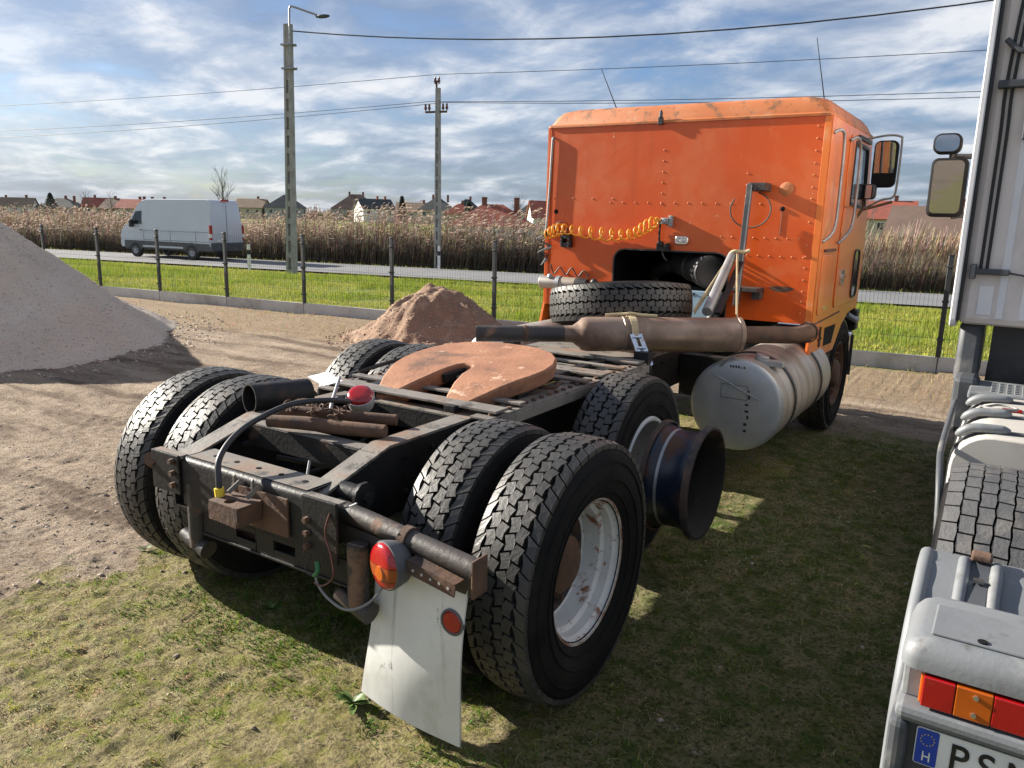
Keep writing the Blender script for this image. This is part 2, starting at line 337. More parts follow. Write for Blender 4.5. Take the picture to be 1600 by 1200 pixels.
def ground_material():
    m, t, b = base_mat('ground_soil'); MATS['ground_soil'] = m
    geo = N(t, 'ShaderNodeNewGeometry'); v = geo.outputs['Position']
    g = N(t, 'ShaderNodeAttribute', attribute_name='tint'); sp = N(t, 'ShaderNodeSeparateColor'); t.links.new(g.outputs['Color'], sp.inputs[0])
    nA = noise(t, v, 1.7, 8, .62); nB = noise(t, v, 9, 8, .66); nC = noise(t, v, 55, 6, .7); nD = noise(t, v, 160, 4, .7)
    dirt = mixc(t, ramp(t, nA, [(.35, 0), (.65, 1)]), (.38, .295, .212), (.215, .158, .112))
    dirt = mixc(t, ramp(t, nB, [(.45, 0), (.70, 1)]), dirt, (.38, .31, .24))
    dirt = mixc(t, ramp(t, nC, [(.49, 0), (.62, 1)]), dirt, (.12, .09, .066))
    dirt = mixc(t, ramp(t, nD, [(.58, 0), (.68, 1)]), dirt, (.47, .41, .34))
    band = noise(t, mapping(t, v, rot=(0, 0, -rad(32.7)), scale=(.35, 2.2, 1)), 1.3, 7, .62)
    dirt = mixc(t, ramp(t, band, [(.50, 0), (.60, .85)]), dirt, (.125, .088, .062))
    dirt = mixc(t, ramp(t, band, [(.36, .6), (.44, 0)]), dirt, (.42, .335, .255))
    moss = mixc(t, ramp(t, nB, [(.36, 0), (.62, 1)]), (.21, .19, .060), (.36, .30, .165))
    moss = mixc(t, ramp(t, nC, [(.46, 0), (.62, 1)]), moss, (.115, .095, .052))
    moss = mixc(t, ramp(t, nD, [(.60, 0), (.70, 1)]), moss, (.38, .33, .24))
    moss = mixc(t, ramp(t, noise(t, v, 13, 7, .65), [(.52, 0), (.62, .7)]), moss, (.20, .215, .035))
    k = math_node(t, 'ADD', sp.outputs[0], math_node(t, 'MULTIPLY', math_node(t, 'SUBTRACT', nB, .5), 1.3))
    c = mixc(t, ramp(t, k, [(.35, 0), (.62, 1)]), dirt, moss)
    straw = mixc(t, ramp(t, nB, [(.35, 0), (.65, 1)]), (.32, .24, .155), (.21, .155, .10))
    k2 = math_node(t, 'ADD', sp.outputs[1], math_node(t, 'MULTIPLY', math_node(t, 'SUBTRACT', nB, .5), 1.2))
    c = mixc(t, ramp(t, k2, [(.40, 0), (.62, .85)]), c, straw)
    lush = mixc(t, ramp(t, nB, [(.40, 0), (.60, 1)]), (.085, .112, .026), (.24, .205, .11))  # dense green grass, its colour lowered for the shade as well
    lush = mixc(t, ramp(t, nC, [(.48, 0), (.62, 1)]), lush, (.045, .055, .018))
    k3 = math_node(t, 'ADD', g.outputs['Alpha'], math_node(t, 'MULTIPLY', math_node(t, 'SUBTRACT', nA, .5), 1.6))
    c = mixc(t, math_node(t, 'MULTIPLY', ramp(t, k3, [(.35, 0), (.65, 1)]), sp.outputs[0]), c, lush)
    green = mixc(t, ramp(t, nA, [(.35, 0), (.65, 1)]), (.125, .17, .026), (.19, .20, .045))
    c = mixc(t, sp.outputs[2], c, green)
    t.links.new(c, b.inputs['Base Color']); b.inputs['Roughness'].default_value = .95; b.inputs['Specular IOR Level'].default_value = .15
    bn = N(t, 'ShaderNodeBump'); bn.inputs['Strength'].default_value = 1.0; bn.inputs['Distance'].default_value = .035
    t.links.new(math_node(t, 'ADD', nC, math_node(t, 'MULTIPLY', nB, .8)), bn.inputs['Height']); t.links.new(bn.outputs[0], b.inputs['Normal'])
ground_material()
S_ = Y-fence_y(X)
tint = np.stack([grass_amt(X, Y), sst(-3.2, -1.0, S_+2.0*fbm(X, Y, .5, 3, 77))*(S_ < 0), sst(-.05, .1, S_), lush_shade(X, Y)], -1).reshape(-1, 4)
soup('ground', np.stack([X, Y, Z], -1).reshape(-1, 3), F, 'ground_soil', tint, smooth=True, kind='structure')
def road():
    m, t, b = base_mat('asphalt'); MATS['asphalt'] = m
    v = N(t, 'ShaderNodeNewGeometry').outputs['Position']
    c = mixc(t, ramp(t, noise(t, v, .6, 5), [(.35, 0), (.65, 1)]), (.165, .165, .17), (.12, .12, .125))
    c = mixc(t, ramp(t, noise(t, v, 60, 4), [(.5, 0), (.7, 1)]), c, (.24, .24, .24))
    t.links.new(c, b.inputs['Base Color']); b.inputs['Roughness'].default_value = .8
    mb = MB(); xs = np.linspace(-260, 160, 85); vs = []; fs = []
    for x in xs: vs += [(x, road_near(x), ROAD_Z+.03), (x, road_near(x)+ROAD_W, ROAD_Z+.03)]
    for i in range(len(xs)-1): fs.append((2*i, 2*i+2, 2*i+3, 2*i+1))
    mb.add(vs, fs).build('road', 'asphalt', None, 0, kind='structure')
road()
# ------------------------------------------------------------------ heaps
def heap(name, cx_, cy_, R, H, seed, mat, lump, tags, ell=(1, 1), peak=.25, step=.05, ridge=None):
    n = int(2.6*R/step); a = np.linspace(-1.3*R, 1.3*R, n); gx_, gy_ = np.meshgrid(a, a, indexing='ij')
    wx = gx_+.25*R*fbm(gx_+cx_, gy_+cy_, .9/R*1.5, 3, seed); wy = gy_+.25*R*fbm(gx_+cx_, gy_+cy_, .9/R*1.5, 3, seed+5)
    d = np.hypot(wx/ell[0], wy/ell[1])/R
    h = H*np.clip(1-np.sqrt(d*d+peak*peak*.05), -.2, 1)**1.08 if False else H*(np.clip(1-np.sqrt(d*d+peak*peak*.05), 0, 1)*.96+.04*np.clip(1-d*.9, 0, 1))
    h = h+lump*H*(fbm(gx_, gy_, 2.2/R, 5, seed+9)*1.4+.5*fbm(gx_, gy_, 9/R, 4, seed+13))*sst(1.15, .75, d)
    th_ = np.arctan2(wy, wx); h = h+.11*H*fbm(np.cos(th_)*3.2, np.sin(th_)*3.2+d*.35, 1.6, 4, seed+31)*sst(0, .35, d)*sst(1.1, .7, d)
    h = h+.018*fbm(gx_, gy_, 14, 3, seed+2)
    h = np.where(d > 1.02, -.06, h)+.0
    h = np.maximum(h, -.06)
    ii = np.arange(n*n).reshape(n, n); F_ = np.stack([ii[:-1, :-1], ii[1:, :-1], ii[1:, 1:], ii[:-1, 1:]], -1).reshape(-1, 4)
    V = np.stack([gx_, gy_, h], -1).reshape(-1, 3)
    keep = (V[F_][:, :, 2].max(1) > -.05); F_ = F_[keep]
    used = np.unique(F_); mp = -np.ones(len(V), int); mp[used] = np.arange(len(used))
    o = soup(name, V[used], mp[F_], mat, smooth=True, **tags); o.location = (cx_, cy_, 0)
    return V[used]+np.array([cx_, cy_, 0])
pm('gravel', (.59, .50, .40), (.49, .41, .325), .95, scale=1.2, c3=(.50, .44, .38), s3=22, t3=(.45, .62), bump=1.0, bscale=38, c4=(.20, .165, .14), s4=48, t4=(.56, .66), spec=.15)
pm('sandy_soil', (.25, .165, .115), (.19, .125, .09), .95, scale=2.5, c3=(.33, .24, .17), s3=5, t3=(.5, .7), bump=1.0, bscale=30, c4=(.18, .12, .09), s4=30, t4=(.58, .7), spec=.15)
pile_pts = heap('gravel_pile', -10.3, 2.25, 3.15, 2.2, 41, 'gravel', .075, dict(label='large pale gravel heap at the left edge of the yard', category='gravel heap'), step=.07)
soil_pts = heap('soil_pile', -4.95, 6.8, 1.42, 1.12, 63, 'sandy_soil', .22, dict(label='smaller lumpy brown soil heap in front of the fence', category='soil heap'), step=.035, peak=1.5)

# ------------------------------------------------------------------ grass, straw and stones
TYRES = [(-1.086, 0), (-.743, 0), (.743, 0), (1.086, 0), (-1.086, 1.3), (-.743, 1.3), (.743, 1.3), (1.06, 5.0), (-1.06, 5.0)]
def blades(name, x, y, L, W, tintc, lean=.6, z=None, mat='blades', bend=.5, lmin=0., **tags):
    n = len(x); z = ground_z(x, y) if z is None else z
    a = rng.uniform(0, 2*np.pi, n); le = lmin+np.abs(rng.normal(0, lean, n)); dx, dy = np.cos(a), np.sin(a); b = a+rng.uniform(-1.2, 1.2, n)+np.pi/2
    wx, wy = np.cos(b)*W/2, np.sin(b)*W/2
    def pt(t, s):
        ang = np.clip(le*(1-bend)+le*bend*2*t, 0, 1.5); r = L*t
        return np.stack([x+dx*np.sin(ang)*r+s*wx*(1-t**2), y+dy*np.sin(ang)*r+s*wy*(1-t**2), z-.004+np.cos(ang)*r], -1)
    V = np.stack([pt(0, -1), pt(0, 1), pt(.5, 1), pt(.5, -1), pt(1., 0.01), pt(1., -.01)], 1).reshape(-1, 3)
    k = np.arange(n)[:, None]*6
    F_ = np.concatenate([k+np.array([0, 1, 2, 3]), k+np.array([3, 2, 4, 5])])
    soup(name, V, F_, mat, np.repeat(tintc, 6, 0), kind='stuff', **tags)
def pick(n, x0, x1, y0, y1, dens):
    x = rng.uniform(x0, x1, n); y = rng.uniform(y0, y1, n); k = rng.random(n) < dens(x, y); return x[k], y[k]
def greens(x, y, n):
    """mix of dry straw and living green by place"""
    g = sst(-.10, .12, fbm(x, y, 1.6, 4, 55)+.16*sst(0, 1.6, x)+.22*np.exp(-((x+1.35)/.45)**2-((y+.25)/.6)**2)-.10*sst(-.55, -1.1, y)*sst(1.6, .6, x)+.10*np.exp(-((x-.2)/.9)**2-((y+.25)/.5)**2))
    green = np.stack([rng.uniform(.09, .20, n), rng.uniform(.16, .28, n), rng.uniform(.010, .028, n)], -1)
    dry = np.stack([rng.uniform(.38, .64, n), rng.uniform(.30, .51, n), rng.uniform(.15, .28, n)], -1)
    olive = np.stack([rng.uniform(.30, .46, n), rng.uniform(.30, .42, n), rng.uniform(.035, .08, n)], -1)
    r = rng.random(n)[:, None]; g = np.clip(g, 0, 1)[:, None]; lu = lush_shade(x, y)[:, None]; dry = dry*(1-.22*lu); olive = olive*(1-.45*lu); green = green*(1-.3*lu)  # blade tints lowered where the ground lies in shade
    return np.where(r < g*.75, green, np.where(r < .18+g*.6, olive, dry))
dn = lambda x, y: grass_amt(x, y)*(.10+.90*sst(-.10, .12, fbm(x, y, 3.2, 4, 91)))
def clumps(m, box, per, rad_, L0, L1, W0, W1, label):
    """tufts: every clump is one kind of plant, its blades splay outwards"""
    cx_, cy_ = pick(m, *box, dn); k = len(cx_); tc_ = greens(cx_, cy_, k); sz = rng.uniform(.4, 1.5, k)
    cnt = np.maximum((per*sz).astype(int), 4); ii = np.repeat(np.arange(k), cnt); n = len(ii)
    a = rng.uniform(0, 2*np.pi, n); r = rad_*sz[ii]*np.sqrt(rng.random(n)); x = cx_[ii]+np.cos(a)*r; y = cy_[ii]+np.sin(a)*r
    t_ = tc_[ii]*rng.uniform(.55, 1.35, (n, 1)); dry = (tc_[ii, 0] > tc_[ii, 1]*1.1)
    L = rng.uniform(L0, L1, n)*(.6+.5*sz[ii]); blades('short_grass', x, y, L, rng.uniform(W0, W1, n), t_, .55, lmin=np.where(dry, .75, .30), label=label, category='grass')
clumps(9500, (-2.4, 2.7, -2.0, 1.4), 20, .028, .008, .026, .0022, .0050, 'short patchy grass and moss in the yard near the trucks')
clumps(6000, (-2.2, 2.9, 1.4, 5.9), 13, .045, .012, .036, .0035, .0070, 'short grass in the shade between the two trucks')
straw_d = lambda x, y: grass_amt(x, y)*(.12+.88*sst(-.03, .10, fbm(x, y, 1.9, 4, 15)))
x, y = pick(52000, -2.3, 2.6, -2.0, 3.2, straw_d)
t_ = np.stack([rng.uniform(.40, .62, len(x)), rng.uniform(.32, .49, len(x)), rng.uniform(.17, .29, len(x))], -1)*rng.uniform(.6, 1.05, (len(x), 1))
blades('dry_straw', x, y, rng.uniform(.02, .085, len(x)), rng.uniform(.0016, .0034, len(x)), t_, .5, lmin=1.0, bend=.12, label='loose dry straw stalks lying over the yard grass', category='straw')
# lush tufts hard by the left wheels and under the rear crossmember
x, y = pick(30000, -1.75, 1.2, -.75, .5, lambda x, y: .8*sst(.0, .14, fbm(x, y, 3., 3, 12)+.14-.18*np.hypot((x+.5)/1.6, (y+.15)/.6)))
t_ = np.stack([rng.uniform(.055, .13, len(x)), rng.uniform(.12, .21, len(x)), rng.uniform(.01, .03, len(x))], -1)
blades('weedy_grass', x, y, rng.uniform(.012, .045, len(x)), rng.uniform(.003, .007, len(x)), t_, .5, lmin=.4, label='fresh green grass growing under the truck tail', category='grass')
# straw-coloured sward along the fence
x, y = pick(15000, -13, 3.2, 4, 9.4, lambda x, y: (fbm(x, y, 1.1, 3, 66) > -.04)*(y < fence_y(x)-.08)*sst(-3.0, -1.2, y-fence_y(x)+2.0*fbm(x, y, .5, 3, 77))*.9)
t_ = np.stack([rng.uniform(.28, .46, len(x)), rng.uniform(.21, .35, len(x)), rng.uniform(.12, .21, len(x))], -1)
blades('dry_sward', x, y, rng.uniform(.03, .10, len(x)), rng.uniform(.006, .012, len(x)), t_, 1.0, label='bleached dry grass strip in front of the fence', category='grass')
# bright verge between fence and road
n = 150000; x = -36+rng.random(n)**.8*44; sfrac = rng.random(n)**1.15; y = fence_y(x)+.08+sfrac*(road_near(x)-fence_y(x)-.25)
keep = (fbm(x, y, .8, 4, 8) > -.22); x, y = x[keep], y[keep]; n = len(x)
p = sst(-.14, .14, fbm(x, y, .55, 4, 19))[:, None]
t_ = (1-p)*np.stack([rng.uniform(.16, .24, n), rng.uniform(.22, .30, n), rng.uniform(.018, .04, n)], -1)+p*np.stack([rng.uniform(.30, .40, n), rng.uniform(.30, .38, n), rng.uniform(.04, .08, n)], -1)
blades('verge_grass', x, y, rng.uniform(.05, .17, n)*(.6+.8*(p[:, 0] < .5)), rng.uniform(.008, .018, n), t_, .55, label='bright green grass bank between the fence and the road', category='grass')
x, y = pick(26000, -48, 8, 15, 36, lambda x, y: (y > road_near(x)+ROAD_W+.05)*(y < road_near(x)+ROAD_W+1.3))
t_ = np.stack([rng.uniform(.22, .34, len(x)), rng.uniform(.24, .32, len(x)), rng.uniform(.04, .08, len(x))], -1)
blades('far_verge', x, y, rng.uniform(.06, .16, len(x)), rng.uniform(.012, .025, len(x)), t_, .6, z=np.full(len(x), ROAD_Z-.01), label='narrow strip of grass on the far side of the road', category='grass')
def stones(name, P_, r, tintc, **tags):
    n = len(P_); base = np.array([(1, 0, 0), (-1, 0, 0), (0, 1, 0), (0, -1, 0), (0, 0, 1), (0, 0, -1)], float)
    fc = np.array([(0, 2, 4), (2, 1, 4), (1, 3, 4), (3, 0, 4), (2, 0, 5), (1, 2, 5), (3, 1, 5), (0, 3, 5)])
    a = rng.uniform(0, 6.28, n); ca, sa = np.cos(a), np.sin(a); sc = rng.uniform(.6, 1.3, (n, 1, 3))*np.array([1, 1, .62])
    v = (base[None]+rng.normal(0, .16, (n, 6, 3)))*sc*r[:, None, None]
    vx = v[..., 0]*ca[:, None]-v[..., 1]*sa[:, None]; vy = v[..., 0]*sa[:, None]+v[..., 1]*ca[:, None]
    V = np.stack([vx, vy, v[..., 2]], -1)+P_[:, None]
    F_ = (np.arange(n)[:, None, None]*6+fc[None]).reshape(-1, 3)
    soup(name, V.reshape(-1, 3), F_, 'stones', np.repeat(tintc, 6, 0), kind='stuff', **tags)
def stone_tint(n):
    k = rng.uniform(.7, 1.25, (n, 1)); return np.array([.36, .30, .255])[None]*k*rng.uniform(.92, 1.08, (n, 3))
x, y = pick(26000, -6, 2.6, -2.2, 4.5, lambda x, y: (1-grass_amt(x, y)*.95)*(.3+.7*(fbm(x, y, 2.5, 3, 44) > 0))*sst(9, 1, np.hypot(x-2.4, y+2.5)))
stones('pebbles', np.stack([x, y, ground_z(x, y)+.001], -1), rng.uniform(.003, .011, len(x))*rng.choice([1, 1, 1, 1.8], len(x)), stone_tint(len(x)), label='loose pebbles and crumbs of soil strewn over the yard', category='pebbles')
k = rng.integers(0, len(pile_pts), 14000); q = pile_pts[k]+np.stack([rng.uniform(-.035, .035, len(k)), rng.uniform(-.035, .035, len(k)), np.zeros(len(k))], -1); q = q[q[:, 0] > -11.8]
stones('gravel_grains', q, rng.uniform(.005, .013, len(q)), stone_tint(len(q))*1.6, label='loose stones covering the large gravel heap', category='gravel')
k = rng.integers(0, len(soil_pts), 1500); q = soil_pts[k]
stones('soil_clods', q, rng.uniform(.006, .024, len(q)), stone_tint(len(q))*np.array([1.1, .9, .78]), label='clods lying over the brown soil heap', category='clods')
for (cx_, cy_, R_, cnt_, k_, tint_) in ((-10.3, 2.25, 3.15, 2600, (.008, .030), np.array([1.3, 1.25, 1.2])), (-4.95, 6.8, 1.38, 900, (.008, .030), np.array([.85, .7, .6]))):
    a = rng.uniform(0, 6.283, cnt_); r = R_*(.90+.34*rng.random(cnt_)**2.2); px_, py_ = cx_+np.cos(a)*r, cy_+np.sin(a)*r
    stones('rolled_stones', np.stack([px_, py_, ground_z(px_, py_)+.004], -1), rng.uniform(*k_, cnt_), stone_tint(cnt_)*tint_, label='stones rolled to the foot of the %s heap' % ('gravel' if R_ > 2 else 'soil'), category='stones')
def rosette(x, y, n, L, seed, label):
    rnd = random.Random(seed); mb = MB(); z = float(ground_z(np.array([x]), np.array([y]))[0])
    root = empty('weed', (x, y, z), label=label, category='weed', group='leafy weeds in the grass')
    for i in range(n):
        a = 2*math.pi*i/n*2.4+rnd.uniform(-.3, .3); l = L*rnd.uniform(.6, 1.1); w = l*rnd.uniform(.11, .17); e = rnd.uniform(.25, 1.0)
        vs = []; fs = []
        for k_ in range(5):
            t = k_/4; r = l*t; zz_ = .004+math.sin(e)*r*(1-.55*t); rr = math.cos(e)*r; ww = w*math.sin(math.pi*min(t*.85+.12, 1))
            for s in (-1, 0, 1): vs.append((math.cos(a)*rr-math.sin(a)*ww*s, math.sin(a)*rr+math.cos(a)*ww*s, zz_+(.12*w if s else 0)))
        for k_ in range(4):
            for s in (0, 1): fs.append((k_*3+s, k_*3+s+1, k_*3+s+4, k_*3+s+3))
        m_ = MB(); m_.add(vs, fs); m_.build('leaf', 'leaf', root, 80)
pm('leaf', (.055, .105, .018), (.09, .145, .03), .5, scale=12)
rosette(.50, -.60, 17, .10, 3, 'broad leafy green weed on the sunlit ground left of the white mud flap')
rosette(-1.42, -.25, 9, .06, 5, 'small bright weed beside the left rear tyres')
rosette(-.35, -.28, 10, .08, 8, 'dark green weed in shade below the rear crossmember')

# ------------------------------------------------------------------ fence
def build_fence():
    fx = [-19.9, -18.04, -16.19, -14.39, -12.58, -10.72, -8.79, -6.83, -4.82, -2.9, -1.1, .6, 1.69, 3.6, 5.5, 7.4]
    fence = empty('fence', (0, 0, 0), label='dark wire mesh fence with slim posts on a concrete base strip', category='fence')
    ps = [(x_, fence_y(x_)) for x_ in fx]
    post = MB(); post.bx(-.03, .03, -.025, .025, -.3, 1.44); post.bx(-.034, .034, -.029, .029, 1.44, 1.455)
    for h_ in (.35, .85, 1.3): post.bx(-.04, .04, -.045, .03, h_-.012, h_+.012)
    pme = post.mesh('post', 'fence_metal')
    for i, (a, b) in enumerate(ps):
        o = link('post', pme, fence, .004, (a, b, -.02+.010*(a+10)*.6*(a > -12)))
    for (a, b), (c, d) in zip(ps, ps[1:]):
        L = math.hypot(c-a, d-b); dx, dy = (c-a)/L, (d-b)/L
        mb = MB(); n = int(L/.05)
        def wire(s0, z0, s1, z1, r, off):
            p0 = Vector((a+dx*s0-dy*off, b+dy*s0+dx*off, z0)); p1 = Vector((a+dx*s1-dy*off, b+dy*s1+dx*off, z1)); mb.tube([p0, p1], r, 3, False)
        for k_ in range(1, n): wire(k_*.05, .18, k_*.05, 1.40, .0017, -.03)
        for z_ in (.22, .42, .62, .82, 1.02, 1.22, 1.36): wire(0, z_, L, z_, .0022, -.035)
        mb.build('mesh_panel', 'fence_metal', fence, 0, kind='stuff')
        cb = MB(); ang = Matrix.Rotation(math.atan2(dy, dx), 3, 'Z'); mx_, my_ = (a+c)/2, (b+d)/2
        cb.bx(mx_-L/2+.006, mx_+L/2-.006, my_-.03, my_+.03, -.25, .17, 0, ang)
        # rotate about its own centre: bx already applies the rotation there
        cb.build('base_panel', 'base_concrete', fence, 0, .006)
build_fence()
# ------------------------------------------------------------------ wheels
def tyre_carcass(R, w, rr, n=64):
    """section of a truck tyre, axis along x, centre at the origin"""
    h = w/2; g = .016
    prof = [(-h*.72, rr-.012), (-h*.80, rr+.004), (-h*.90, rr+.03), (-h*1.0, rr+.08), (-h*1.02, rr+.115), (-h*.985, R-.085), (-h*.94, R-.045), (-h*.88, R-.022-g*.6),
            (-h*.55, R-g), (0, R-g+.001), (h*.55, R-g), (h*.88, R-.022-g*.6), (h*.94, R-.045), (h*.985, R-.085), (h*1.02, rr+.115), (h*1.0, rr+.08), (h*.90, rr+.03), (h*.80, rr+.004), (h*.72, rr-.012)]
    mb = MB(); mb.lathe(prof, (0, 0, 0), (1, 0, 0), n)
    for s in (-1, 1):                                  # moulded rings and lettering band on the sidewall
        for r0 in (rr+.035, rr+.085, R-.075):
            x_ = s*(h*(.92 if r0 < rr+.05 else 1.015 if r0 < rr+.1 else .985))
            mb.lathe([(x_-.004, r0-.004), (x_+s*.004, r0-.0025), (x_+s*.004, r0+.0025), (x_-.004, r0+.004)], (0, 0, 0), (1, 0, 0), n)
    return mb
def tread_blocks(R, w, rows=6, nb=52, zig=.0062, slant=.62, gap=.0072, phase=(0, .5, .0, .5, 0, .5)):
    tw = w*.90; mb = MB(); p = 2*math.pi*R/nb; edges = [-tw/2+tw*k/rows for k in range(rows+1)]
    def rv(v, top): return (R if top else R-.02)-.016*abs(v/(tw/2))**3.2
    for r in range(rows):
        v0, v1 = edges[r], edges[r+1]; vm = (v0+v1)/2
        sgn = 1 if (r % 2 == 0) else -1
        sl_ = slant*(-1.15 if r == 0 else 1.15 if r == rows-1 else .55*sgn)
        for k in range(nb):
            u0 = (k+phase[r % len(phase)])*p; u1 = u0+p-gap
            def bnd(e, side):                      # zigzag groove wall
                pts = []
                for u in (u0+gap*.0, u0+p*.5, u1):
                    fr = ((u/p) % 1); z_ = 0 if e in (0, rows) else zig*(1 if (fr+.001) % 1 < .5 else -1)
                    v = edges[e]+z_+(gap/2 if side else -gap/2)*(0 if e in (0, rows) else 1)
                    pts.append((u+sl_*(v-vm), v))
                return pts
            lo = bnd(r, 1); hi = bnd(r+1, 0)[::-1]; poly = lo+hi
            vs = []
            for top in (0, 1):
                for u, v in poly:
                    a = u/R; q = rv(v, top); ins = 1.0
                    vs.append((v, math.cos(a)*q, math.sin(a)*q))
            n_ = 6; mb.add(vs, [tuple(range(6, 12))]+[(i, (i+1) % 6, 6+(i+1) % 6, 6+i) for i in range(6)])
    return mb
def dished_rim(rr, outer, depth, hubr):
    """outer: x of the outer flange; the disc sits `depth` further in; +x is the outside"""
    d = outer-depth
    return [(outer-.004, rr+.012), (outer+.004, rr+.006), (outer, rr-.006), (outer-.018, rr-.012), (outer-.03, rr-.024), (outer-.065, rr-.027), (outer-.078, rr-.044), (outer-.13, rr-.047), (d+.06, rr-.052), (d+.05, rr-.066), (d+.02, rr-.075), (d, rr-.10), (d-.004, hubr+.03), (d-.002, hubr)]
RR = .288
CACHE = {}
def wheel_meshes():
    C = CACHE
    C['tyre'] = tyre_carcass(.515, .275, RR).mesh('tyre', 'rubber', 50)
    C['tread'] = tread_blocks(.522, .272).mesh('tread', 'tread', 0, weld=False)
    mb = MB(); mb.lathe(dished_rim(RR, .105, .21, .145), (0, 0, 0), (1, 0, 0), 48); C['rim_deep'] = mb.mesh('rim', 'white_rim', 40)
    mb = MB(); mb.lathe([(-.105, RR+.008), (-.09, RR-.012), (.06, RR-.06), (.10, RR-.03), (.105, RR+.01)], (0, 0, 0), (1, 0, 0), 48); C['rim_back'] = mb.mesh('rim_barrel', 'dark_rim', 40)
    mb = MB(); mb.lathe([(-.105, .16), (-.07, .155), (-.06, .125), (.0, .115), (.02, .09), (.022, .0)], (0, 0, 0), (1, 0, 0), 28)
    C['hub'] = mb.mesh('hub', 'rust', 40)
    mb = MB(); mb.lathe([(-.048, RR-.0655), (-.052, RR-.069), (-.082, RR-.0775), (-.088, RR-.082)], (0, 0, 0), (1, 0, 0), 48); C['ring'] = mb.mesh('rust_ring', 'rim_edge', 40)
    mb = MB(); mb.lathe([(.099, RR+.0135), (.1105, RR+.007), (.106, RR-.0065)], (0, 0, 0), (1, 0, 0), 48); C['lip'] = mb.mesh('rim_lip', 'rusty_white', 40)
    mb = MB(); mb.cyl((0, 0, 0), (.045, 0, 0), .017, .015, 6); mb.cyl((.045, 0, 0), (.065, 0, 0), .010, .009, 6); C['nut'] = mb.mesh('wheel_nut', 'rust', 30)
wheel_meshes()
def rear_wheel(parent, x, y, z, side, rim=True, hub=False, spin=0.):
    e = empty('wheel', (x, y, z), (spin, 0, 0 if side > 0 else math.pi), parent)
    link('tyre', CACHE['tyre'], e); t = link('tread', CACHE['tread'], e); t['kind'] = 'stuff'
    if rim: link('rim', CACHE['rim_deep'], e)
    else: link('rim', CACHE['rim_back'], e)
    if hub:
        link('rust_ring', CACHE['ring'], e); link('rim_lip', CACHE['lip'], e)
        link('hub', CACHE['hub'], e)
        for k in range(10):
            a = 2*math.pi*k/10; link('wheel_nut', CACHE['nut'], e, 0, (-.106, .195*math.cos(a), .195*math.sin(a)))
    return e

# ------------------------------------------------------------------ orange truck
T = empty('tractor_truck', (0, 0, 0), label='old orange cab-over tractor unit with bare black rear frame', category='truck')
zc = .505
for s in (-1, 1):
    rear_wheel(T, 1.086*s, 0, zc, s, True, True, .3+s); rear_wheel(T, .743*s, 0, zc, -s, False, False, 1.1+s)
    if s < 0: rear_wheel(T, 1.086*s, 1.30, zc, s, True, True, .8)
    rear_wheel(T, .743*s, 1.30, zc, -s, False, False, 1.7+s)
def bare_rim():
    e = empty('bare_rim', (1.085, 1.28, zc), (0, 0, 0), T); e.scale = (.90, 1, 1)
    r = RR
    mb = MB(); mb.lathe([(-.150, r-.004), (-.146, r+.010), (-.132, r+.006), (-.126, r-.012), (-.085, r-.016), (-.06, r-.030), (.045, r-.030), (.065, r-.018), (.118, r-.012), (.126, r+.004), (.142, r+.010)], (0, 0, 0), (1, 0, 0), 56)
    mb.build('rim_barrel', 'blue_rim', e, 40)
    mb = MB(); mb.lathe([(.142, r+.010), (.150, r+.008), (.149, r-.004), (.12, r-.022), (.07, r-.036), (.02, r-.066), (-.07, r-.070), (-.10, .19), (-.10, .14), (-.10, .0)], (0, 0, 0), (1, 0, 0), 56)
    mb.build('rim_dish', 'dark_rim', e, 40)
    for x0, x1 in ((-.148, -.118), (.106, .150)):
        mb = MB(); mb.lathe([(x0, r+.002), (x0+.003, r+.0125), (x1-.003, r+.0125), (x1, r+.002)], (0, 0, 0), (1, 0, 0), 56); mb.build('rim_flange', 'rim_edge', e, 40)
    mb = MB(); mb.lathe([(-.066, r-.025), (-.056, r-.0285), (-.050, r-.029)], (0, 0, 0), (1, 0, 0), 56); mb.build('scraped_paint_ring', 'galvanised', e, 40)
bare_rim()
# white inner rim showing behind the bare rim
mb = MB(); mb.lathe([(.86, RR+.012), (.875, RR+.006), (.872, RR-.01), (.84, RR-.03), (.74, RR-.05), (.68, RR-.07), (.66, .15)], (0, 1.30, zc), (1, 0, 0), 48); mb.build('inner_rim', 'white_rim', T, 40)
# axles, springs
for y_ in (0., 1.30):
    mb = MB(); mb.tube([(-.66, y_, zc), (-.3, y_, zc), (-.17, y_, zc), (0, y_, zc), (.17, y_, zc), (.3, y_, zc), (.66, y_, zc)], [.07, .075, .13, .17, .13, .075, .07], 16); mb.build('axle', 'chassis', T, 60)
    for s in (-1, 1):
        mb = MB(); mb.cyl((s*.40, y_+.20, .58), (s*.40, y_+.36, .60), .085, .085, 16); mb.cyl((s*.40, y_+.36, .60), (s*.40, y_+.44, .61), .06, .05, 16); mb.build('brake_chamber', 'chassis', T)
for s in (-1, 1):
    for k in range(6):
        mb = MB(); l = .80-.09*k; pts = [(s*.52, .65+l*t, .47+.014*(5-k)*.9+.05*(1-(t*l/.8)**2)) for t in (-1, -.5, 0, .5, 1)]
        for a, b in zip(pts, pts[1:]): mb.bar(a, b, .08, .012)
        mb.build('leaf_spring', 'chassis', T, 0)
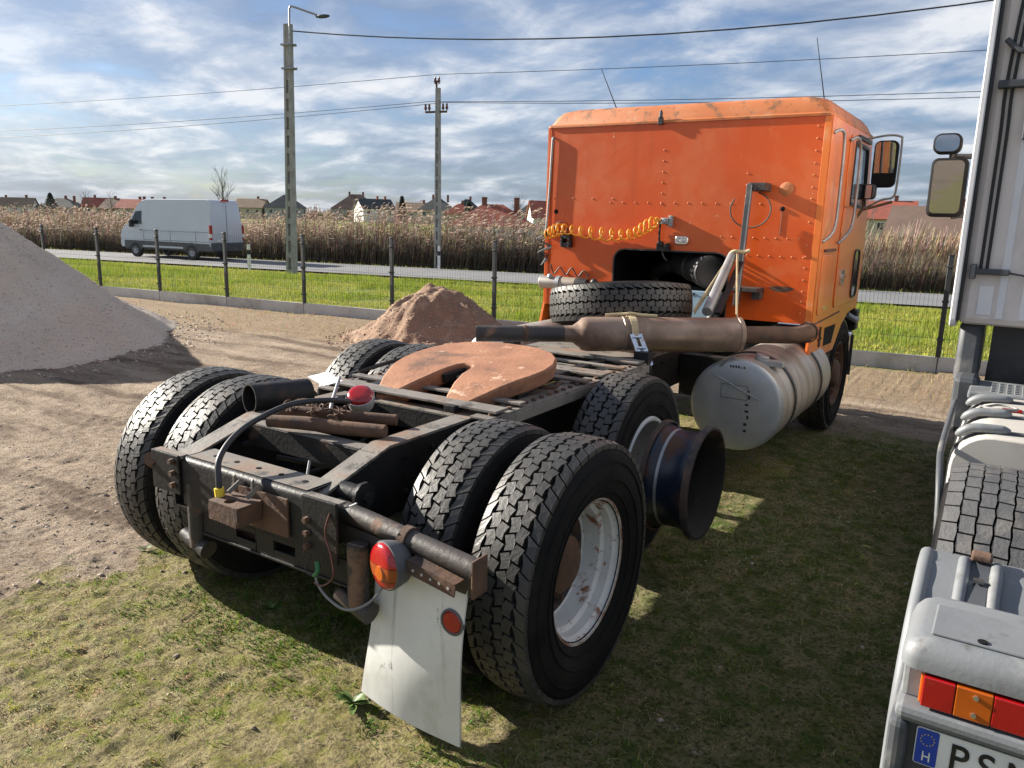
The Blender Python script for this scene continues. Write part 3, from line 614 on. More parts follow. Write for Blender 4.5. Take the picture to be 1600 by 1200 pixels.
# frame rails
prof_o = [(-.69, .835), (-.30, .945), (5.45, .945), (5.45, .69), (.1, .665), (-.28, .655), (-.69, .625)]
for s in (-1, 1):
    r = empty('frame_rail', (0, 0, 0), (0, 0, 0), T)
    mb = MB(); mb.prism(prof_o, 'x', s*.43, s*.42); mb.build('web', 'chassis', r, 30)
    mb = MB()
    for (ya, za), (yb, zb) in zip(prof_o[:3], prof_o[1:3]):
        mb.add([(s*.4335, ya, za+.003), (s*.4335, yb, zb+.003), (s*.335, yb, zb+.003), (s*.335, ya, za+.003), (s*.4335, ya, za-.008), (s*.4335, yb, zb-.008), (s*.335, yb, zb-.008), (s*.335, ya, za-.008)], [(0, 1, 2, 3), (7, 6, 5, 4), (0, 4, 5, 1), (1, 5, 6, 2), (2, 6, 7, 3), (3, 7, 4, 0)])
    mb.build('top_flange', 'chassis_sunlit', r, 0)
    mb = MB()
    for (ya, za), (yb, zb) in zip(prof_o[3:-1], prof_o[4:]):
        mb.bar((s*.382, ya, za), (s*.382, yb, zb), .096, .01)
    mb.build('bottom_flange', 'chassis', r, 0)
    mb = MB()
    for y_ in np.arange(-.2, 3.4, .17):
        for z_ in (.73, .88): mb.cyl((s*.43, y_, z_), (s*.447, y_, z_), .011, .010, 6)
    mb.build('bolts', 'chassis', r, 0, kind='stuff')
# rear crossmember: bent top, deep face with cut slots below
mb = MB(); sec = [(-.725, .665)]+arc(-.70, .842, .025, 180, 90, 5)+[(-.575, .867), (-.575, .858)]+arc(-.70, .842, .017, 90, 180, 5)+[(-.717, .665)]
mb.prism(sec, 'x', -.31, .405); mb.build('rear_crossmember', 'chassis', T, 45)
mb = MB(); mb.add([(-.29, -.701, .870), (.395, -.701, .870), (.395, -.578, .870), (-.29, -.578, .870)], [(0, 1, 2, 3)]); mb.build('crossmember_lit_top', 'chassis_sunlit', T, 0)  # thin sheet in the lighter copy, sunlight painted on the top
mb = MB()
for k in range(5): mb.cyl((-.2+.13*k, -.64, .8705), (-.2+.13*k, -.64, .8725), .011, .011, 10)
mb.build('bolt_holes', 'dark', T, 0, kind='stuff')
# lower rail of the tail frame with oval slots: a grid of plates round three openings
mb = MB(); xs = [-.225, -.02, .10, .20, .32, .39, .60]
for x0, x1 in zip(xs, xs[1:]):
    hole = (x0, x1) in ((-.02, .10), (.20, .32))
    if hole:
        mb.bx(x0, x1, -.700, -.692, .625, .650); mb.bx(x0, x1, -.700, -.692, .555, .588)
    else: mb.bx(x0, x1, -.700, -.692, .555, .650)
mb.bx(-.225, .60, -.706, -.62, .545, .556); mb.build('lower_crossmember', 'chassis', T, 0, .003)
for (x0, x1, z0, z1, nm) in ((-.495, -.312, .705, .872, 'end_plate'), (.405, .578, .640, .868, 'end_plate')):
    mb = MB(); mb.bx(x0, x1, -.738, -.726, z0, z1); e = mb.build(nm, 'chassis', T, 0, .004)
    bb = MB()
    for k in range(3):
        xx = x1-.035 if x0 < 0 else x0+.03
        bb.cyl((xx, -.738, z0+.04+.05*k), (xx, -.757, z0+.04+.05*k), .013, .012, 6)
    bb.build('bolts', 'rust', e, 0, kind='stuff')
    f_ = MB(); f_.bx(x0, x1, -.726, -.69, z1-.012, z1-.002); f_.build('plate_lip', 'chassis_sunlit', e, 0)
mb = MB(); mb.tube([(-.50, -.74, .83), (-.52, -.70, .80), (-.515, -.66, .76)], [.03, .035, .025], 8); mb.build('rusty_shackle', 'rust', T, 50)
# towing bracket
b_ = empty('tow_bracket', (0, 0, 0), (0, 0, 0), T)
mb = MB(); mb.bx(.02, .33, -.738, -.727, .680, .830); mb.build('back_plate', 'rust', b_, 0, .003)
mb = MB(); o_ = rrect(.035, .200, -.855, -.742, .004, 1); hole = arc(.115, -.818, .022, 0, 330, 11)
n_o, n_h = len(o_), len(hole); vs = [(p[0], p[1], .800) for p in o_]+[(p[0], p[1], .800) for p in hole]
bmx = bmesh.new(); vv = [bmx.verts.new(p) for p in vs]
eo = [bmx.edges.new((vv[i], vv[(i+1) % n_o])) for i in range(n_o)]; eh = [bmx.edges.new((vv[n_o+i], vv[n_o+(i+1) % n_h])) for i in range(n_h)]
bmesh.ops.triangle_fill(bmx, use_beauty=True, edges=eo+eh); me = bpy.data.meshes.new('top_plate'); bmx.to_mesh(me); bmx.free(); me.materials.append(MATS['rust'])
o = link('top_plate', me, b_); sm = o.modifiers.new('thick', 'SOLIDIFY'); sm.thickness = .012; sm.offset = -1
mb = MB(); mb.bx(.035, .045, -.855, -.742, .725, .788); mb.bx(.190, .200, -.855, -.742, .725, .788); mb.bx(.045, .190, -.855, -.845, .725, .788); mb.build('side_walls', 'rust', b_, 0, .003)
for x0 in (.03, .135):
    mb = MB(); mb.prism([(-.74, .802), (-.74, .862), (-.730, .868), (-.730, .802)], 'x', x0, x0+.01); mb.build('gusset', 'chassis_sunlit', b_, 0)
    mb = MB(); mb.bar((x0+.02, -.775, .808), (x0+.05, -.742, .850), .006, .016); mb.build('stay', 'chassis_sunlit', b_, 0)
# hanging posts
for x_, z0, z1 in ((-.275, .48, .76), (.63, .475, .72)):
    mb = MB(); mb.cyl((x_, -.690, z0), (x_, -.690, z1), .038, .038, 14); mb.build('hanger_post', 'rusty_tube', T)
    mb = MB(); mb.cyl((x_-.10, -.69, z0+.03), (x_+.06, -.69, z0-.005), .026, .040, 12); mb.build('hanger_foot', 'rusty_tube', T)
mb = MB(); mb.bar((-.25, -.66, .55), (.20, -.60, .60), .04, .03); mb.build('brace', 'rust', T, 0)
# lamp bar on the right
mb = MB(); mb.tube([(.46, -.615, .795), (.60, -.625, .785), (1.125, -.655, .742)], .036, 14); mb.build('lamp_bar', 'rusty_tube', T)
mb = MB(); mb.tube([(.80, -.637, .770), (.83, -.638, .768)], .044, 14); mb.build('bar_clamp', 'rust', T)
mb = MB(); mb.bx(1.118, 1.128, -.69, -.61, .655, .785); mb.build('bar_end_plate', 'rust', T, 0, .003)
mb = MB(); mb.bar((.50, -.640, .715), (1.115, -.668, .690), .008, .075); mb.build('flap_hanger_plate', 'rusty_tube', T, 0, .002)
mb = MB(); mb.bar((.88, -.695, .735), (1.08, -.70, .705), .05, .010); mb.bar((.88, -.720, .715), (1.08, -.722, .685), .006, .04)
e = mb.build('perforated_angle', 'rust', T, 0)
bb = MB()
for k in range(5): bb.cyl((.91+.036*k, -.724, .711-.0052*k), (.91+.036*k, -.726, .711-.0052*k), .005, .005, 8)
bb.build('holes', 'base_concrete', e, 0, kind='stuff')
mb = MB(); mb.tube(smooth_path([(.54, -.70, .852), (.58, -.70, .845), (.63, -.69, .87)]), .004, 6); mb.build('bent_wire', 'galvanised', T)
# mud flap, slightly bowed and hanging askew
mb = MB(); nx, nz = 10, 12; tl, tr_, br, bl = Vector((.675, -.648, .715)), Vector((1.095, -.672, .690)), Vector((1.025, -.640, .035)), Vector((.600, -.625, .115)); vs = []; fs = []
for side in (0, 1):
    for j in range(nz+1):
        for i in range(nx+1):
            u, v = i/nx, j/nz; p = (tl*(1-u)+tr_*u)*(1-v)+(bl*(1-u)+br*u)*v
            p.y += -.022*math.sin(u*math.pi)*v-.05*v*v*(.6-u)*.8+.008*math.sin(v*5+u*3)+side*.008
            p.x += .010*math.sin(v*math.pi)*(.5-u)
            vs.append(p)
st = (nx+1)*(nz+1)
for j in range(nz):
    for i in range(nx):
        a = j*(nx+1)+i; fs.append((a, a+1, a+nx+2, a+nx+1)); fs.append((st+a+nx+1, st+a+nx+2, st+a+1, st+a))
ring = [i for i in range(nx+1)]+[j*(nx+1)+nx for j in range(1, nz+1)]+[nz*(nx+1)+i for i in range(nx-1, -1, -1)]+[j*(nx+1) for j in range(nz-1, 0, -1)]
for a, b in zip(ring, ring[1:]+ring[:1]): fs.append((b, a, st+a, st+b))
mb.add(vs, fs).build('mud_flap', 'flap', T, 60)
e = empty('reflector', (1.030, -.664, .540), (0, 0, 0), T)
mb = MB(); mb.lathe([(.008, .0), (.008, .046), (-.008, .047), (-.010, .040), (-.006, .037)], (0, 0, 0), (0, 1, 0), 28); mb.build('bezel', 'grey_plastic', e)
mb = MB(); mb.lathe([(-.006, .0385), (-.011, .034), (-.013, 0)], (0, 0, 0), (0, 1, 0), 28); mb.build('red_lens', 'red_lens', e)
def round_lamp(e, r, seg=True):
    mb = MB(); mb.lathe([(.06, 0), (.06, r*.72), (.045, r*.86), (.0, r), (-.012, r), (-.014, r*.93)], (0, 0, 0), (0, 1, 0), 36); mb.build('housing', 'grey_plastic' if seg else 'pale_plastic', e)
    def band(a0, a1, nm, mat):
        mb = MB(); n = 14; rows = []; vs = []; fs = []
        for i in range(n+1):
            z_ = a0+(a1-a0)*i/n; hw = math.sqrt(max(1-z_*z_, 0)); 
            for k in range(13):
                x_ = hw*(-1+2*k/12); q = math.sqrt(min(x_*x_+z_*z_, 1)); vs.append((x_*r*.95, -.014-.024*math.sqrt(max(1-q**4, 0)), z_*r*.95))
        for i in range(n):
            for k in range(12): fs.append((i*13+k, i*13+k+1, (i+1)*13+k+1, (i+1)*13+k))
        mb.add(vs, fs).build(nm, mat, e, 60)
    if seg:
        band(.12, 1, 'red_lens', 'red_lens'); band(-.46, .10, 'amber_lens', 'amber_dull'); band(-1, -.48, 'red_lens', 'red_lens')
        mb = MB(); mb.lathe([(-.034, .028), (-.043, .024), (-.045, 0)], (.010, 0, -.016), (0, 1, 0), 18); mb.build('amber_boss', 'amber_lens', e)
    else: band(-1, 1, 'red_lens', 'red_lens')
e = empty('tail_lamp', (.800, -.722, .700), (0, rad(-4), rad(-18)), T); round_lamp(e, .085)
# wiring hanging at the tail
mb = MB(); mb.tube(smooth_path([(.55, -.74, .83), (.535, -.75, .76), (.57, -.76, .69), (.59, -.77, .62), (.55, -.78, .575), (.50, -.775, .57)]), .0035, 6); mb.build('wire', 'red_wire', T)
mb = MB(); mb.tube(smooth_path([(.50, -.77, .60), (.52, -.775, .565), (.58, -.78, .53), (.66, -.775, .515), (.73, -.74, .55), (.77, -.70, .62)]), .005, 6); mb.build('wire', 'grey_wire', T)
mb = MB(); mb.tube(smooth_path([(.47, -.76, .66), (.455, -.77, .62), (.47, -.78, .60), (.505, -.775, .60), (.53, -.77, .64)]), .003, 6); mb.build('wire', 'cable', T)
mb = MB(); mb.tube(smooth_path([(.515, -.775, .655), (.525, -.78, .625), (.505, -.78, .600)]), .008, 8); mb.build('wire_joint', 'green_wire', T)
# cross-members and the dark works between the rails
for y_, zz_, w_ in ((-.33, .930, .075), (.30, .935, .09), (1.0, .93, .09), (1.75, .93, .10), (2.6, .93, .12)):
    mb = MB(); mb.bx(-.419, .419, y_-w_/2, y_+w_/2, zz_-.006, zz_); mb.bx(-.419, .419, y_-w_/2, y_-w_/2+.008, zz_-.10, zz_-.006); cm = mb.build('cross_member', 'chassis', T, 0, .002); m2 = MB(); m2.bx(-.330, .330, y_-w_/2+.003, y_+w_/2-.003, zz_+.0005, zz_+.003); m2.build('lit_top_face', 'chassis_sunlit', cm, 0)  # the thin slab on top carries painted sunlight
mb = MB(); mb.bx(-.33, .33, -.05, .22, .69, .70); mb.build('belly_plate', 'chassis', T, 0)
mb = MB(); mb.tube([(0, .1, .60), (0, 1.2, .60)], .05, 12); mb.tube([(0, 1.4, .62), (0, 3.6, .75)], .055, 12); mb.build('prop_shaft', 'chassis', T)
for k, (xa, ya, za, xb, yb, zb) in enumerate(((-.3, -.25, .75, .1, .2, .72), (.2, -.5, .72, .28, .25, .78), (-.2, -.45, .66, -.28, .5, .8), (.30, -.2, .82, .30, 1.6, .84), (-.34, -.4, .84, -.34, 1.6, .86))):
    mb = MB(); mb.tube(smooth_path([(xa, ya, za), ((xa+xb)/2+.04, (ya+yb)/2, (za+zb)/2-.05), (xb, yb, zb)]), .012, 8); mb.build('air_line', 'cable', T)
mb = MB(); mb.tube([(-.02, -.28, .90), (.13, -.48, .72)], .006, 6); mb.build('torsion_rod', 'galvanised', T)
mb = MB(); mb.cyl((.43, -.56, .835), (.53, -.56, .835), .04, .035, 12); mb.cyl((.53, -.56, .835), (.545, -.56, .835), .055, .055, 10); mb.cyl((.545, -.56, .835), (.57, -.56, .835), .02, .02, 8); mb.build('spring_pin', 'chassis', T)
# ---- fifth wheel and its mounting
for s in (-1, 1):
    mb = MB(); mb.bx(s*.49-.055, s*.49+.055, .24, 2.02, .950, .962); mb.bx(s*.545-.006, s*.545+.006, .24, 2.02, .90, .95); mb.build('mounting_angle', 'chassis_sunlit', T, 0, .002)
    mb = MB()
    for y_ in np.arange(.30, 1.98, .075): mb.cyl((s*.51, y_, .962), (s*.51, y_, .974), .014, .013, 6)
    mb.build('angle_bolts', 'rust', T, 0, kind='stuff')
    mb = MB(); mb.bx(s*.30-.03, s*.30+.03, .26, 1.95, .952, .985); mb.build('slide_rail', 'chassis', T, 0, .003)
for y_, w_ in ((.34, .10), (.52, .05), (1.18, .07), (1.42, .12), (1.66, .05), (1.9, .10)):
    mb = MB(); mb.bx(-.545, .545, y_-w_/2, y_+w_/2, .974, .987); mb.build('base_strip', 'chassis_sunlit', T, 0, .002)
fifth = empty('fifth_wheel', (.045, .76, 1.078), (rad(6.5), 0, 0), T); fifth.scale = (.91, .91, 1)
half = [(.028, .00), (.050, -.03), (.062, -.09), (.072, -.16), (.098, -.27), (.145, -.40), (.185, -.475), (.235, -.520), (.285, -.505), (.325, -.44), (.37, -.33), (.425, -.19), (.462, -.05), (.478, .08), (.462, .21), (.41, .33), (.325, .425), (.21, .485), (.09, .508)]
outl = half+[(-a, b) for a, b in half[::-1]]
bmx = bmesh.new(); vv = [bmx.verts.new((a, b, 0)) for a, b in outl]; f_ = bmx.faces.new(vv)
ex = bmesh.ops.extrude_face_region(bmx, geom=[f_]); 
for g_ in ex['geom']:
    if isinstance(g_, bmesh.types.BMVert): g_.co.z -= .085
bmesh.ops.triangulate(bmx, faces=[f for f in bmx.faces if len(f.verts) > 4])
bmesh.ops.subdivide_edges(bmx, edges=[e_ for e_ in bmx.edges if e_.calc_length() > .12], cuts=2, use_grid_fill=True)
for v_ in bmx.verts:
    if v_.co.y < -.12: v_.co.z -= ((-.12-v_.co.y)**1.6)*.30
    if v_.co.z < -.04: v_.co.x *= .97
bmesh.ops.recalc_face_normals(bmx, faces=bmx.faces); me = bpy.data.meshes.new('top_plate'); bmx.to_mesh(me); bmx.free()
me.materials.append(MATS['rust_plate']); me.shade_smooth(); me.set_sharp_from_angle(angle=rad(30)); link('top_plate', me, fifth, .012)
for s in (-1, 1):
    mb = MB(); mb.prism([(-.14, -.10), (.14, -.10), (.07, -.05), (-.07, -.05)], 'x', s*.40-.03, s*.40+.03); mb.build('trunnion', 'chassis', fifth, 0, .004)
for s in (-1, 1):
    mb = MB(); mb.prism([(s*.030, -.01), (s*.055, -.07), (s*.066, -.17), (s*.040, -.17), (s*.022, -.07), (s*.012, -.005)], 'z', -.07, -.022); mb.build('locking_jaw', 'chassis', fifth, 0, .003)
mb = MB(); mb.bx(-.34, .34, -.05, .10, -.115, -.087); mb.build('lock_housing', 'chassis', fifth, 0, .004)
mb = MB(); mb.tube(smooth_path([(.36, .1, -.10), (.50, .12, -.10), (.52, .16, -.08)]), .012, 8); mb.build('release_handle', 'rust', fifth)
mb = MB(); mb.tube(smooth_path([(-.62, .62, .97), (-.56, .95, 1.01), (-.40, 1.25, 1.02), (-.30, 1.32, 1.01)]), .012, 8); mb.build('left_brace_rod', 'chassis', T)
# plank-like deck plates ahead of the coupling
mb = MB(); mb.bx(-.42, .42, 2.02, 2.45, .952, .966); mb.build('deck_plate', 'chassis_sunlit', T, 0, .003)
mb = MB(); mb.prism([(-.60, 1.15), (-.10, 1.55), (-.05, 1.75), (-.62, 1.7)], 'z', .990, 1.0); mb.build('catwalk_sheet', 'galvanised', T, 0, .002)
for s in (-1, 1):
    mb = MB(); mb.bx(s*.50-.05, s*.50+.05, 1.99, 2.07, .60, 1.03); mb.build('frame_bracket', 'chassis', T, 0, .004)
# ---- exhaust silencer lying across the frame
A, B = Vector((-.42, 1.48, 1.115)), Vector((1.235, 2.86, 1.115)); D_ = (B-A).normalized()
def ax(t): return A+(B-A)*t
ex_ = empty('exhaust', (0, 0, 0), (0, 0, 0), T)
mb = MB(); mb.lathe([(0, .046), (0, .052), (.58, .052), (.66, .052)], A, D_, 28); mb.build('tail_pipe', 'rusty_tube', ex_)
mb = MB(); mb.lathe([(.0, .053), (.018, .058), (.03, .053)], ax(.14), D_, 28); mb.build('pipe_bead', 'rust', ex_)
mb = MB(); mb.lathe([(-.10, .053), (-.04, .056), (.0, .085), (.02, .105), (.05, .112), (.28, .113), (.284, .118), (.294, .118), (.298, .113), (1.06, .113), (1.064, .118), (1.09, .118), (1.10, .10), (1.115, .05)], ax(.31), D_, 40); mb.build('silencer_body', 'muffler', ex_, 50)
mb = MB(); mb.tube(smooth_path([ax(.83), ax(.93), ax(1.0), ax(1.0)+Vector((.05, .10, .01)), ax(1.0)+Vector((.03, .24, .0)), ax(1.0)+Vector((-.05, .55, -.06))], 5), .058, 20); mb.build('inlet_elbow', 'rust', ex_, 60)
mb = MB(); q = ax(1.0)+Vector((.05, .12, .01)); mb.lathe([(-.012, .062), (-.01, .072), (.012, .072), (.014, .062)], q, Vector((-.05, 1, 0)), 24); mb.build('flange', 'rust', ex_)
# retaining strap with ratchet
q = ax(.47); u_ = Vector((0, 0, 1)); sd = D_.cross(u_).normalized()
mb = MB(); pts = [q+(sd*math.cos(rad(a))+u_*math.sin(rad(a)))*.121 for a in range(-20, 201, 12)]
for a, b in zip(pts, pts[1:]): mb.bar(a, b, .045, .004, up=((a+b)/2-q))
e = mb.build('cargo_strap', 'strap', T, 40)
mb = MB(); mb.tube(smooth_path([q+Vector((-.16, -.06, .118)), q+Vector((-.06, -.02, .128)), q+Vector((.0, .0, .135)), q+Vector((.05, .06, .124)), q+Vector((.14, .1, .12))]), [.012]*25, 6); mb.build('strap_tail', 'strap', e)
p0 = q+sd*.125-u_*.01; rr_ = empty('ratchet', p0, (0, 0, 0), T)
mb = MB(); 
for s in (-1, 1): mb.bar(D_*.026*s+Vector((0, 0, .03)), D_*(.026*s+.07)+sd*.06+Vector((0, 0, -.16)), .006, .028, up=D_)
for t in (.1, .45, .8, 1.0):
    c_ = D_*.07*t+sd*.06*t+Vector((0, 0, .03-.19*t)); mb.cyl(c_-D_*.03, c_+D_*.03, .010, .010, 10)
mb.build('ratchet_frame', 'chrome', rr_, 30)
mb = MB(); mb.bar(D_*.02+sd*.015+Vector((0, 0, -.06)), D_*.07+sd*.07+Vector((0, 0, -.14)), .035, .004, up=D_.cross(Vector((0, 0, 1)))); mb.build('webbing', 'pale_plastic', rr_, 0)
mb = MB(); mb.bar(p0+D_*.07+sd*.06+Vector((0, 0, -.13)), p0+D_*.06+Vector((0, .0, -.34)), .03, .004, up=sd); mb.build('strap_end', 'rust', T, 0)
# ---- fuel tank
tank = empty('fuel_tank', (.97, 2.50, .655), (0, 0, 0), T)
mb = MB(); mb.lathe([(.0, 0), (.0, .16), (.003, .285), (.012, .303), (.03, .312)], (0, 0, 0), (0, 1, 0), 56); mb.build('end_cap', 'aluminium', tank, 50)
mb = MB(); mb.lathe([(.03, .312), (.30, .312), (.302, .308), (.31, .308), (.312, .312), (1.50, .312), (1.52, .29), (1.52, 0)], (0, 0, 0), (0, 1, 0), 56); mb.build('shell', 'tank_side', tank, 50)
for y_ in (.34, 1.15):
    mb = MB(); mb.lathe([(y_-.022, .313), (y_-.022, .320), (y_+.022, .320), (y_+.022, .313)], (0, 0, 0), (0, 1, 0), 48); mb.build('tank_band', 'black_plastic', tank, 30)
mb = MB(); mb.cyl((.10, .18, .295), (.11, .18, .33), .045, .045, 16); mb.bx(.07, .25, .14, .22, .262, .30); mb.build('filler_lid', 'aluminium', tank, 30, .004)
mb = MB(); mb.tube([(-.12, -.006, .255), (-.07, -.006, .31), (-.02, -.004, .325)], .006, 6); mb.tube([(-.16, -.008, .20), (.16, -.008, .06)], .0045, 6); mb.build('pull_wire', 'galvanised', tank)
mb = MB(); rnd = random.Random(4)
for k in range(7): mb.bx(.075+rnd.uniform(-.01, .012), .09+rnd.uniform(0, .01), -.0015, -.0008, -.17+.045*k, -.17+.045*k+rnd.uniform(.008, .03))
for k in range(6): mb.bx(-.05+.018*k, -.04+.018*k, -.0015, -.0008, .255, .255+rnd.uniform(.006, .018))
mb.build('paint_marks', 'plate_black', tank, 0, kind='stuff')
mb = MB()
for x0, x1, z0, z1 in ((-.10, .08, .137, .140), (-.10, .08, .045, .048), (-.10, -.097, .048, .137), (.077, .08, .048, .137)): mb.bx(x0, x1, -.0015, -.0006, z0, z1)
mb.build('scribed_outline', 'dark_grey', tank, 0)
for y_ in (2.85, 3.62):
    mb = MB(); mb.bx(.445, .80, y_, y_+.10, .60, .90); mb.build('tank_bracket', 'chassis', T, 0)
# the same tank on the far side, seen only past the frame
mb = MB(); mb.lathe([(.0, 0), (.0, .285), (.012, .303), (.03, .312), (1.50, .312), (1.52, .29), (1.52, 0)], (-.97, 2.5, .655), (0, 1, 0), 40); mb.build('left_fuel_tank', 'tank_side', T, 50)
# ---- front wheels
def front_wheel(x, s):
    e = empty('front_wheel', (x, 5.0, zc), (0, 0, 0 if s > 0 else math.pi), T)
    link('tyre', CACHE['tyre'], e); t = link('tread', CACHE['tread'], e); t['kind'] = 'stuff'
    mb = MB(); mb.lathe([(.12, RR+.012), (.125, RR), (.10, RR-.02), (.06, RR-.04), (.02, RR-.06), (.05, .20), (.06, .15), (.12, .12), (.14, .08), (.145, 0)], (0, 0, 0), (1, 0, 0), 40); mb.build('rim', 'rust', e)
    for k in range(10):
        a = 2*math.pi*k/10; link('wheel_nut', CACHE['nut'], e, 0, (.05, .19*math.cos(a), .19*math.sin(a)))
front_wheel(1.03, 1); front_wheel(-1.03, -1)
mb = MB(); mb.tube([(-.9, 5.0, .46), (-.5, 5.0, .40), (.5, 5.0, .40), (.9, 5.0, .46)], .05, 10); mb.build('front_axle', 'chassis', T)
for s in (-1, 1):
    mb = MB(); pts = arc(5.0, zc, .60, 40, 175, 12)
    for (ya, za), (yb, zb) in zip(pts, pts[1:]): mb.bar((s*1.02, ya, za), (s*1.02, yb, zb), .27, .012, up=(0, (ya+yb)/2-5.0, (za+zb)/2-zc))
    mb.build('wheel_arch', 'black_plastic', T, 0)
    mb = MB(); mb.bx(s*1.02-.15, s*1.02+.15, 5.60, 5.612, .40, .80); mb.build('front_flap', 'black_plastic', T, 0)
# ---- cab
CY = 3.60; HW = 1.172; ZB, ZT = 1.10, 2.62
cut = [(.51, ZB)]+arc(.41, 1.505, .10, 0, 90, 6)+arc(-.39, 1.505, .10, 90, 180, 6)+[(-.49, ZB)]
cab = empty('cab', (0, 0, 0), (0, 0, 0), T)
rp = [(-HW, ZB-.02), (-HW, ZT), (HW, ZT), (HW, ZB)]+cut
mb = MB(); mb.prism(rp, 'y', CY, CY+.012); mb.build('rear_panel', 'orange', cab, 30)
# a shallow pressed dent and creases come from the paint relief; seams as thin overlapping straps
mb = MB(); mb.bx(HW-.045, HW+.002, CY-.003, CY+.02, ZB, ZT); mb.build('corner_strip', 'orange_side_lit', cab, 0, .002)
mb = MB(); mb.bx(-HW-.002, -HW+.03, CY-.003, CY+.02, ZB-.02, ZT); mb.build('corner_strip', 'orange', cab, 0, .002)
mb = MB(); lip = [(a, b) for a, b in cut]
for (xa, za), (xb, zb) in zip(lip, lip[1:]): mb.bar((xa, CY-.004, za), (xb, CY-.004, zb), .010, .012, up=(0, 0, 1) if abs(xa-xb) > abs(za-zb) else (1, 0, 0))
mb.build('opening_trim', 'black_plastic', cab, 40)
# side panels
side = [(3.50, .815), (3.72, .812), (4.50, .80), (4.60, .86), (4.78, .985), (5.05, 1.07), (5.46, 1.09), (5.50, 1.30), (5.50, 1.95), (5.32, 2.60), (5.28, ZT), (CY, ZT), (CY, ZB)]
win = [(4.54, 2.02), (5.26, 2.00), (5.14, 2.50), (4.54, 2.51)]
def side_panel(s):
    bmx = bmesh.new(); A_ = [bmx.verts.new((s*HW, a, b)) for a, b in side]; B_ = [bmx.verts.new((s*HW, a, b)) for a, b in win]
    ee = [bmx.edges.new((A_[i], A_[(i+1) % len(A_)])) for i in range(len(A_))]+[bmx.edges.new((B_[i], B_[(i+1) % 4])) for i in range(4)]
    bmesh.ops.triangle_fill(bmx, use_beauty=True, edges=ee); bmesh.ops.recalc_face_normals(bmx, faces=bmx.faces)
    me = bpy.data.meshes.new('side_panel'); bmx.to_mesh(me); bmx.free(); me.materials.append(MATS['orange_side_lit'])
    o = link('side_panel', me, cab); m_ = o.modifiers.new('thick', 'SOLIDIFY'); m_.thickness = .02; m_.offset = 0
    mb = MB(); mb.prism(win, 'x', s*(HW-.006), s*(HW-.002)); mb.build('side_window', 'glass', cab, 0)
    for (a, b) in zip(win, win[1:]+win[:1]):
        g_ = MB(); g_.bar((s*(HW+.008), *a), (s*(HW+.008), *b), .024, .03, up=(s, 0, 0)); g_.build('window_seal', 'black_plastic', cab, 0)
side_panel(1); side_panel(-1)
mb = MB(); mb.prism(rrect(4.30, 5.36, 1.17, 1.985, .06), 'x', HW+.010, HW+.020); d_ = mb.build('door_skin', 'orange_side_lit', cab, 30, .005)
mb = MB(); mb.prism([(4.30, 1.99), (4.50, 1.99), (4.50, 2.55), (4.36, 2.55), (4.30, 2.50)], 'x', HW+.010, HW+.020); mb.build('door_pillar', 'orange_side_lit', cab, 30, .004)
mb = MB(); mb.prism(rrect(4.98, 5.22, 1.22, 1.62, .07), 'x', HW+.021, HW+.024); mb.build('peep_window', 'dark_glass', cab, 30)
mb = MB(); pr = rrect(4.97, 5.23, 1.21, 1.63, .075)
for a, b in zip(pr, pr[1:]+pr[:1]): mb.bar((HW+.024, *a), (HW+.024, *b), .012, .018, up=(1, 0, 0))
mb.build('peep_window_seal', 'black_plastic', cab, 0)
mb = MB(); mb.prism(rrect(4.42, 4.56, 1.36, 1.48, .02), 'x', HW+.021, HW+.032); mb.bx(HW+.032, HW+.045, 4.45, 4.53, 1.41, 1.435); mb.build('door_handle', 'chrome', cab, 30)
mb = MB(); mb.prism(rrect(3.70, 4.22, 1.16, 1.62, .05), 'x', HW+.010, HW+.017); l_ = mb.build('locker_door', 'orange_side_lit', cab, 30, .004)
mb = MB(); mb.bx(HW+.011, HW+.030, 3.74, 4.12, 1.642, 1.662); mb.build('locker_hinge', 'rust', cab, 0, .003)
mb = MB(); mb.bx(HW+.018, HW+.024, 3.86, 3.98, 1.20, 1.215); mb.build('locker_latch', 'chrome', cab, 0)
mb = MB(); mb.prism([(3.52, .835), (3.98, .83), (3.98, 1.08), (3.60, 1.085)], 'x', HW+.010, HW+.016); mb.build('skirt_panel', 'orange_side_lit', cab, 0, .004)
mb = MB(); mb.prism([(4.08, .88), (4.40, .87), (4.52, 1.02), (4.08, 1.03)], 'x', HW+.0105, HW+.0125); mb.build('step_recess', 'dark', cab, 0)
mb = MB(); mb.bx(HW+.016, HW+.024, 3.86, 3.90, .90, 1.06); mb.bx(HW+.016, HW+.024, 3.82, 3.94, .955, .97); mb.build('skirt_latch', 'chassis', cab, 0)
for a, b in (((3.60, 1.10), (4.62, 1.115)),):
    mb = MB(); mb.bar((HW+.012, *a), (HW+.012, *b), .006, .012, up=(0, 0, 1)); mb.build('seam', 'rust', cab, 0)
